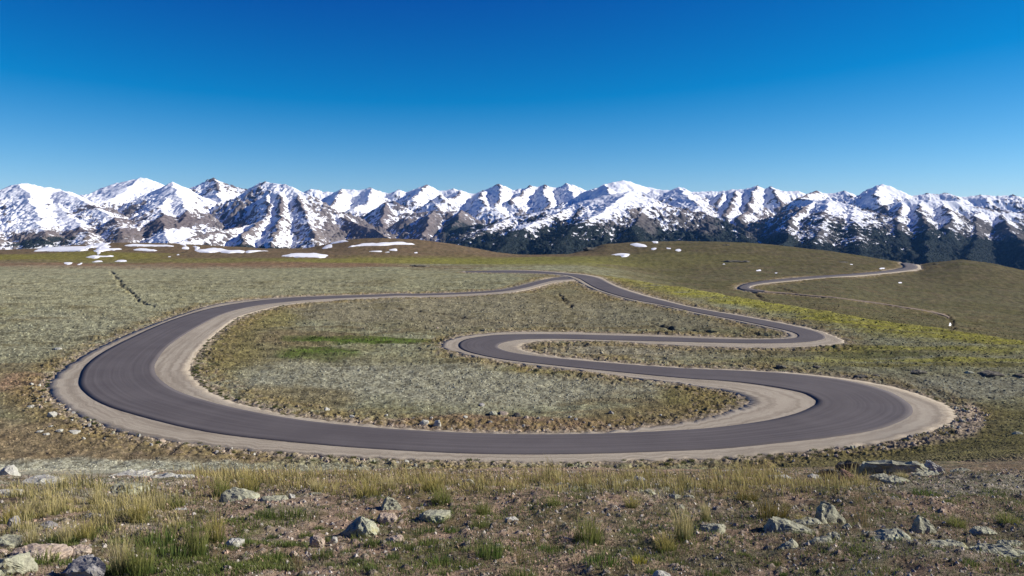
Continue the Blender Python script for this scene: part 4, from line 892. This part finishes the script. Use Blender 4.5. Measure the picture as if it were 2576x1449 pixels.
STRAW, GOLD, OLV, GRN, DGR, RST = A(.66,.55,.28), A(.52,.42,.14), A(.26,.25,.08), A(.10,.155,.035), A(.045,.075,.02), A(.33,.22,.11)
def tussock_mesh(name, seed, n, H, R, tipc, basec, spread=.55, wind=-.15, wv=.2, bw=.006, head=0):
    r = np.random.default_rng(seed); rr = R*np.sqrt(r.uniform(0, 1, n)); th = r.uniform(0, 6.283, n)
    X = rr*np.cos(th); Y = rr*np.sin(th); h = H*r.uniform(.45, 1, n)**.8
    le = np.clip(spread*(rr/R)*r.uniform(.4, 1.3, n)+r.normal(0, .1, n), 0, 1.1); az = th+r.normal(0, .5, n)
    az = np.arctan2(np.sin(az)*le, np.cos(az)*le+wind)
    k = r.uniform(.65, 1.3, (n, 1)); mixc = r.uniform(0, 1, (n, 1))**1.4
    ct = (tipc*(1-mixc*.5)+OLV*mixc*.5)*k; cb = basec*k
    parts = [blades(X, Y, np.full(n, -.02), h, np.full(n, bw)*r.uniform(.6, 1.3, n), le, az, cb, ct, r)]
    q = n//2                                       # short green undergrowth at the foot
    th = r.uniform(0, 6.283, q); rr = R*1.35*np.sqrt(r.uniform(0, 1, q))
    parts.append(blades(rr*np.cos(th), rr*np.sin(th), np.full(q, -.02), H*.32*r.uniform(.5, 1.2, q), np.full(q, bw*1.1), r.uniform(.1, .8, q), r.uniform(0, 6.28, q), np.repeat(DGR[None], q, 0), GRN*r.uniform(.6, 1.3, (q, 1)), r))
    V = []; Fs = []; Cs = []; o = 0
    for v, f, c in parts: V.append(v); Fs.append(f+o); Cs.append(c); o += len(v)
    me = mesh_np(name, np.vstack(V), np.vstack(Fs), False, {'tint': np.vstack(Cs)}); me.materials.append(M_GRASS); return me
def put(me, name, conv, x, y, w, h, label, cat, grp, refw, refh, yaw=0, lift=0):
    px, py = conv(x, y); X, Y, Z = at(px, py); k = 3.95 if conv in (Z4, Z5, Z6, Z7) else 2.8085
    o = bpy.data.objects.new(name, me); COL.objects.link(o)
    w = w/k/F*Y; h = h/k/F*Y; Y2 = Y+w*.3; X2 = X*Y2/Y
    o.location = (X2, Y2, float(zt(X2, Y2))+lift); o.scale = (w/refw, w/refw, h/refh); o.rotation_euler = (0, 0, yaw)
    return tag(o, label, cat, grp)
TM = {'straw': tussock_mesh('tall_straw', 1, 150, .5, .10, STRAW, A(.13,.15,.045), .45, -.10),
      'gold': tussock_mesh('tall_gold', 2, 190, .5, .14, GOLD, A(.09,.12,.03), .55, -.12),
      'green': tussock_mesh('tall_green', 3, 200, .5, .15, A(.30,.30,.09), A(.07,.11,.025), .45, .10),
      'dark': tussock_mesh('tall_dark', 4, 210, .5, .16, A(.27,.19,.06), A(.06,.07,.02), .6, .1),
      'thin': tussock_mesh('tall_thin', 5, 45, .5, .10, RST*1.2, A(.15,.13,.06), .4, -.05, bw=.005)}
G5 = 'tall grass tussocks in the foreground'
for kd, cv_, x, y, w, h, lb in [
 ('straw',Z4,1200,1470,330,470,'tallest straw tussock, at the bottom edge right of the cracked grey boulder'),
 ('green',Z4,1400,1480,300,400,'green yellow tussock just right of the tallest straw tussock'),
 ('green',Z4,1960,1250,260,440,'tall upright green yellow tussock at the edge of the bare gravel'),
 ('gold',Z4,2150,1060,240,330,'golden tussock behind the tall upright green yellow tussock'),
 ('straw',Z4,310,1120,240,270,'straw tussock above the long flat tan slab at the left'),
 ('straw',Z4,650,1110,230,300,'stiff straw tussock right of the one above the tan slab'),
 ('gold',Z4,850,1080,260,230,'brownish tussock between the stiff straw tussock and the pale stone'),
 ('gold',Z4,1390,940,240,260,'dark footed tussock below the flat tan stone'),
 ('straw',Z4,1600,830,130,270,'narrow pale tussock left of the pale broken slab'),
 ('green',Z4,1760,790,200,170,'low olive tussock beside the small upright stone'),
 ('straw',Z4,630,600,180,170,'straw tussock in front of the thin pale slab on the left'),
 ('straw',Z4,960,700,200,200,'pale tussock just left of the lichen outcrop slabs'),
 ('straw',Z4,240,880,320,250,'yellow tussock at the left edge of the meadow grass'),
 ('gold',Z4,80,900,240,230,'yellow tussock cut by the left edge'),
 ('straw',Z4,500,830,300,230,'yellow tussock in the meadow grass above the pale pair of stones'),
 ('green',Z4,2210,640,220,220,'green yellow tussock right of the outcrop slabs'),
 ('gold',Z4,2480,600,260,220,'golden tussock above the cracked boulder heap'),
 ('gold',Z5,1130,690,330,220,'broad golden tussock left of the pointed grey rock'),
 ('straw',Z5,1340,620,260,180,'golden tussock directly behind the pointed grey rock'),
 ('gold',Z5,1760,650,280,210,'golden tussock right of the pointed grey rock at the grass band'),
 ('green',Z5,1860,745,260,180,'grey green tussock below the golden one right of the pointed rock'),
 ('green',Z5,2280,830,200,170,'open green tussock left of the rubble patch'),
 ('thin',Z5,440,1430,200,270,'sparse pale tuft on bare gravel near the bottom edge'),
 ('straw',Z5,620,620,220,150,'straw tussock in the left half of the grass band'),
 ('green',Z6,790,1130,360,330,'rounded grey green tussock standing alone in the middle right'),
 ('straw',Z6,1740,1140,340,420,'large straw tussock left of the rounded spotted boulder'),
 ('straw',Z6,1960,960,170,260,'slim straw tussock behind the large straw tussock'),
 ('gold',Z6,1560,1190,280,220,'low brown green tussock at the foot of the large straw tussock'),
 ('thin',Z6,90,1330,170,330,'thin reddish seed stalks at the left of the rounded tussock'),
 ('thin',Z6,290,1160,160,230,'thin seed stalks beside the bare gravel in the middle'),
 ('green',Z6,450,800,180,120,'small tussock below the left end of the lichen rubble patch'),
 ('gold',Z6,1230,820,200,120,'small golden tussock under the lichen rubble patch'),
 ('dark',Z7,90,920,340,280,'broad dark gold tussock left of the shark fin rock'),
 ('dark',Z6,2360,720,240,150,'low dark gold tussock behind the broad dark gold one'),
 ('thin',Z7,990,980,320,270,'sparse straw tussock right of the shark fin rock'),
 ('thin',Z7,930,760,220,160,'sparse tuft behind the sparse straw tussock at the right'),
 ('green',Z7,1910,930,220,140,'olive tussock right of the smaller pointed rock'),
 ('green',Z7,2430,890,260,130,'olive tussock near the right edge beyond the rock plates'),
 ('straw',Z7,1380,470,180,90,'yellow grass tuft in front of the longest rock of the row'),
 ('gold',Z7,380,960,140,90,'small yellow tuft on the flat lichen slab')]:
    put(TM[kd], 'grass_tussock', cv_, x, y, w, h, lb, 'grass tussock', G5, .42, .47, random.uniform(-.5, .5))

# low green clumps
LM = [tussock_mesh('low_clump', 20+i, 170, .09, .12, c, DGR, .6, 0, bw=.006) for i, c in enumerate([A(.115,.185,.04), A(.15,.18,.05), A(.09,.14,.035)])]
G6 = 'low green clumps on the gravel'
for i, (cv_, x, y, w, h, lb) in enumerate([(Z5,160,1300,300,130,'deep green clump at the bottom left of the bare gravel'),(Z5,740,1040,110,80,'small green clump just below the left end of the lichen boulder'),(Z5,1170,1160,170,90,'green clump right of the crumbling tan stones'),(Z5,1375,1275,170,90,'green clump alone on gravel in the bottom centre'),
 (Z5,1730,1165,260,110,'wide green clump with a dark shadow on its left'),(Z5,1560,1200,150,70,'small clump below the wide shadowed clump'),(Z5,1850,1330,330,130,'large green clump near the bottom centre'),(Z5,2090,1365,320,110,'bright green clump right of the large bottom clump'),(Z5,1880,1410,160,80,'clump under the gap between the two bottom clumps'),(Z5,2340,1290,330,210,'tall deep green clump mass at the bottom centre right'),
 (Z5,750,1385,120,80,'round little clump right of the sparse pale tuft'),(Z5,185,1385,120,50,'flat clump at the bottom left of the gravel'),(Z5,350,1145,150,60,'little clump on the open gravel at the left'),(Z5,510,1010,180,70,'clump left of the rough tan stone'),(Z5,190,1015,190,60,'thin clump row on the left gravel'),(Z5,640,940,130,60,'little clump above the lichen boulder'),(Z5,1050,1030,240,90,'yellow green clump leaning on the front of the lichen boulder'),
 (Z5,1700,1030,300,80,'green strip clump right of the lichen boulder'),(Z5,1960,1020,220,80,'green clump at the right end of the strip clump'),(Z5,2260,990,300,120,'dense green clump below the open green tussock'),(Z5,1000,1360,180,50,'faint clump at the bottom under the rough gravel'),(Z5,1160,1449,160,60,'clump cut by the bottom edge left of the large clump'),(Z5,680,1280,260,120,'straggling clump in the lower left gravel'),(Z5,930,1230,180,70,'small clump on gravel above the faint clump'),
 (Z5,1840,890,330,90,'green fringe in front of the crusty pale slab'),(Z5,360,880,420,120,'dark turf clump below the flat cracked boulder'),(Z5,100,900,260,120,'dark turf clump at the left below the boulder heap'),(Z6,930,1360,470,130,'long deep green clump in the bottom middle right'),(Z6,120,1470,420,170,'thick green clump at the bottom edge left of the long clump'),(Z6,510,1180,170,60,'small clump left of the long deep green clump'),(Z6,1230,1040,320,70,'low clump left of the large straw tussock'),
 (Z6,1690,1280,180,90,'green clump below the large straw tussock'),(Z6,2040,1449,240,100,'clump at the bottom edge right of the white stone'),(Z6,1440,1420,200,80,'clump left of the white stone at the bottom'),(Z6,2330,1240,150,50,'little bright clump on the dark gravel at the right'),(Z6,2150,1390,140,70,'little clump above the clump at the bottom edge'),(Z6,350,1230,320,90,'green clump under the thin seed stalks'),(Z6,700,660,240,60,'low clump left of the rubble patch stones'),
 (Z7,120,1300,130,50,'bright small clump at the bottom right below the stones'),(Z7,200,1420,110,60,'small clump at the bottom edge of the right corner'),(Z7,1000,1290,330,60,'low clump below the broad flat boulder'),(Z7,2040,1420,200,70,'clump at the bottom right corner'),(Z7,1720,1270,180,50,'yellowish clump by the flat grey crust'),(Z7,2470,1340,140,40,'small clump near the bottom right edge'),(Z7,2280,640,260,60,'dark low clump on the right slope above the bare soil'),(Z7,1620,680,320,60,'long low clump on the right slope'),(Z7,1270,710,200,50,'low clump left of the long low clump on the right slope'),(Z7,1830,740,180,50,'small dark clump below the long low clump'),
 (Z4,2440,1110,200,90,'dark clump right of the small pale slab'),(Z4,2330,1060,160,90,'clump right of the golden tussock on the gravel edge'),(Z4,1690,1300,420,180,'deep green turf mound right of the tallest straw tussock'),(Z4,1550,1110,420,180,'shaded green turf mound between the tall tussocks'),(Z4,350,1330,520,130,'bright green turf under the long flat tan slab'),(Z4,520,1160,560,110,'bright green turf above the long flat tan slab')]):
    put(LM[i % 3], 'grass_clump', cv_, x, y, w, h*1.1, lb, 'grass clump', G6, .30, .085, random.uniform(0, 6))
o = put(tussock_mesh('flower_clump', 40, 120, .09, .11, A(.55,.48,.06), A(.12,.14,.03), .6, 0, bw=.010), 'flowering_clump', Z6, 1290, 1320, 190, 100, 'small yellow flowering cushion beside the long deep green clump', 'flower clump', None, .28, .085)

# tufts along the outer edge of the front road
RM = [tussock_mesh('verge_tuft', 50+i, 110, .35, .30, c, DGR, .7, 0, bw=.03) for i, c in enumerate([A(.13,.14,.045), A(.19,.17,.06), A(.10,.12,.035)])]
gq = grav_pq[1]; gp = grav_pq[0]; G7 = 'tufts along the road verge'
def tuft(x, y, s, lb, G):
    o = bpy.data.objects.new('verge_tuft', RM[random.randrange(3)]); COL.objects.link(o)
    o.location = (x, y, float(zt(x, y))-.02); o.scale = (s, s, s*random.uniform(.6, 1.1)); o.rotation_euler = (0, 0, random.uniform(0, 6.28)); tag(o, lb, 'grass tuft', G)
for a in range(14*14, 34*14, 2):
    p = gq[a]; d = gq[a]-gp[a]; d /= np.hypot(*d)
    if random.random() < .85:
        q = p+d*random.choice([random.uniform(-.6, .5), random.uniform(.2, 2.5)]); tuft(q[0], q[1], random.uniform(.5, 1.25), 'small dark tuft of grass on the outer verge of the road', G7)
G8 = 'green tufts along the inner verge'
for a in range(9*14, 20*14, 2):
    p = gp[a]; d = gp[a]-gq[a]; d /= np.hypot(*d); q = p+d*random.uniform(-.2, 1.6)
    tuft(q[0], q[1], random.uniform(.6, 1.4), 'green tuft on the inner verge of the left road bend', G8)
# rubble of the embankments
r_ = np.random.default_rng(3); SM = [rock_mesh('rubble_stone', 1, .9, .7, 'boulder', 900+i, 1) for i in range(5)]
for q_, me in enumerate(SM): me.materials.append(MR[['tan','grey','tan','lichen','pale'][q_]])
def bank(i0, i1, n, lb, G, wd=2.6):
    for _ in range(n):
        a = r_.integers(i0*14, i1*14); d = gq[a]-gp[a]; d = d/np.hypot(*d); q = gq[a]+d*(.1+wd*r_.uniform()**1.5)
        o = bpy.data.objects.new('rubble_stone', SM[r_.integers(5)]); COL.objects.link(o); s = .12+.5*r_.uniform()**2.5
        o.location = (q[0], q[1], float(zt(*q))-.05*s); o.scale = (s, s, s); o.rotation_euler = (0, 0, r_.uniform(0, 6.28)); tag(o, lb, 'stone', G)
bank(28, 33, 190, 'tan rubble stone on the bank outside the right road bend', 'rubble stones outside the right road bend', 4.6)
bank(15, 22, 130, 'rubble stone on the outer verge of the left road bend', 'rubble stones outside the left road bend', 3.0)

# fine turf and gravel: far too many to count
r = np.random.default_rng(11); N = 560000
u = r.uniform(-120, 2700, N); Y = np.exp(r.uniform(math.log(6.2), math.log(24), N)); X = (u-CX)/F*Y; py = HY-F*zb(X, Y)/Y
nb = fbm(X/1.3, Y/1.1, 4, 301); nc = fbm(X/.5, Y/.42, 3, 303)
band = ss(1188, 1203, py)*ss(1268, 1235, py+18*nb)*ss(430, 620, u+120*nb)*ss(2300, 2100, u+160*nb)*ss(-.22, .15, nb+.9*nc+.08)
mead = ss(1215, 1245, py)*ss(1365, 1325, py+30*nb)*ss(540, 330, u+120*nb)*ss(-.2, .15, nb+.7*nc+.04)
turf = ss(1195, 1260, py)*ss(.0, .22, nb+.55*nc-.04)*(1-.35*ss(1500, 2300, u)); deep = ss(1290, 1330, py)*ss(860, 560, u)*ss(-.05, .25, nb+.5*nc)
ch = r.uniform(0, 1, N)
kb = ch < .38*band; km = ~kb & (ch < .36*mead); kt = ~kb & ~km & (ch < np.clip(.30*turf+.65*deep, 0, .8)); heath = ss(1182, 1200, py)*ss(-.25, .15, fbm(X/.9, Y/.8, 4, 307)+.25*ss(1000, 1700, u)-.12)*(1-.6*ss(1330, 1449, py)*ss(1500, 2100, u))
kh = ~kb & ~km & ~kt & (r.uniform(0, 1, N) < .42*heath)
k = kb | km | kt | kh
X, Y, kh, kb, km, kt, nb, u, py = [q[k] for q in (X, Y, kh, kb, km, kt, nb, u, py)]; n = len(X)
h = np.where(kb, r.uniform(.04, .25, n)*np.clip(1+1.5*nb, .4, 1.6), np.where(km, r.uniform(.10, .24, n)*np.clip(1+.8*nb, .5, 1.4), r.uniform(.025, .075, n)))
cl, clv = cells(X/.38, Y/.38, 71); h = np.where(kb | km, h*(.35+1.0*ss(.65, .1, cl)*(.45+.9*clv)), h)
ed = (kb*ss(1205, 1185, py)); h *= 1-.45*ed
t = r.uniform(0, 1, (n, 1)); kk = r.uniform(.6, 1.25, (n, 1))
tip = np.where(kb[:,None] | km[:,None], STRAW*(t)+GOLD*.9*(1-t), GRN*1.15*t+OLV*(1-t))*kk
tip = np.where((kb[:,None] & (t > .8)), RST*kk, tip)
tip = np.where(kh[:,None], (A(.25,.25,.165)*t+A(.21,.17,.085)*(1-t))*kk, tip)
h = np.where(kh, r.uniform(.012, .05, n), h)
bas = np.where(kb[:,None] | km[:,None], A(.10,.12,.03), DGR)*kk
wd_ = np.where(kh, .009, np.where(kt, .0065, .0058))*np.clip(Y/9, 1, 2)
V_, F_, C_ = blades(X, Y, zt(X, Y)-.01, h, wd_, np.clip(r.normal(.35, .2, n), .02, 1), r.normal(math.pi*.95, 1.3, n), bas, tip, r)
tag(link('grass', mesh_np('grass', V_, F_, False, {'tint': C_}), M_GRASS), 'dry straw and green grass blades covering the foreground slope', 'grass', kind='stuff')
# gravel
N = 26000; u = r.uniform(-100, 2680, N); Y = np.exp(r.uniform(math.log(6.2), math.log(20), N)); X = (u-CX)/F*Y
s = .006+.035*r.uniform(0, 1, N)**4*np.clip(Y/9, .8, 1.6); bse = np.array([[-.6,-.4,0],[.6,-.5,0],[.5,.6,0],[-.5,.5,0],[-.15,.1,.7],[.25,-.1,.6]])
Fp = np.array([[0,1,5],[0,5,4],[1,2,5],[2,4,5],[2,3,4],[3,0,4]])
V_ = bse[None]*s[:,None,None]*r.uniform(.7, 1.3, (N, 6, 3)); an = r.uniform(0, 6.28, N); ca, sa = np.cos(an)[:,None], np.sin(an)[:,None]
V_ = np.stack([V_[...,0]*ca-V_[...,1]*sa, V_[...,0]*sa+V_[...,1]*ca, V_[...,2]], -1)+np.stack([X, Y, zt(X, Y)-.002], -1)[:,None]
cc = np.where(r.uniform(0, 1, (N, 1)) < .5, A(.36,.26,.19), A(.42,.38,.33))*r.uniform(.45, 1.25, (N, 1))
m = NT('gravel_bits'); m.base(m.attr('tint'))
tag(link('loose_gravel', mesh_np('loose_gravel', V_.reshape(-1,3), ((np.arange(N)*6)[:,None,None]+Fp[None]).reshape(-1,3), False, {'tint': np.repeat(cc[:,None], 6, 1).reshape(-1,3)}), m.m), 'loose tan gravel scattered over the bare soil of the foreground', 'gravel', kind='stuff')

# cushions of turf and lichen on the meadow, uncountable
r = np.random.default_rng(21); N = 330000; u = r.uniform(-150, 2726, N); Y = 1/r.uniform(1/330., 1/30., N); X = (u-CX)/F*Y
k = (plan(PL1, X, Y) < .3) & ((Y > 80) | (r.uniform(0, 1, N) < .6)) & (Y < 60+1e3*(u > -200)); X, Y, u = X[k], Y[k], u[k]; N = len(X)
i = np.clip(np.searchsorted(GU, u)-1, 0, len(GU)-1); j = np.clip(np.searchsorted(GY, Y)-1, 0, len(GY)-1)
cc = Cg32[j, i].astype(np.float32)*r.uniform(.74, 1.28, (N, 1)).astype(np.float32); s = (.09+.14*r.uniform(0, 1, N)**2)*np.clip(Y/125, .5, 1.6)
ang = np.arange(6)*1.0472; bse = np.vstack([np.stack([np.cos(ang), np.sin(ang), np.full(6, -.15)], 1), np.stack([.55*np.cos(ang[::2]+.5), .55*np.sin(ang[::2]+.5), np.full(3, .42)], 1)])
Fp = np.array([[0,1,6],[1,2,6],[2,7,6],[2,3,7],[3,4,7],[4,8,7],[4,5,8],[5,0,8],[0,6,8],[6,7,8]])
V_ = bse[None]*s[:,None,None]*r.uniform(.7, 1.3, (N, 9, 3)); V_[...,2] *= r.uniform(.5, 1.5, (N, 1)); V_ += np.stack([X, Y, zt(X, Y)-.02], -1)[:,None]
m = NT('turf_cushion'); m.base(m.attr('tint'))
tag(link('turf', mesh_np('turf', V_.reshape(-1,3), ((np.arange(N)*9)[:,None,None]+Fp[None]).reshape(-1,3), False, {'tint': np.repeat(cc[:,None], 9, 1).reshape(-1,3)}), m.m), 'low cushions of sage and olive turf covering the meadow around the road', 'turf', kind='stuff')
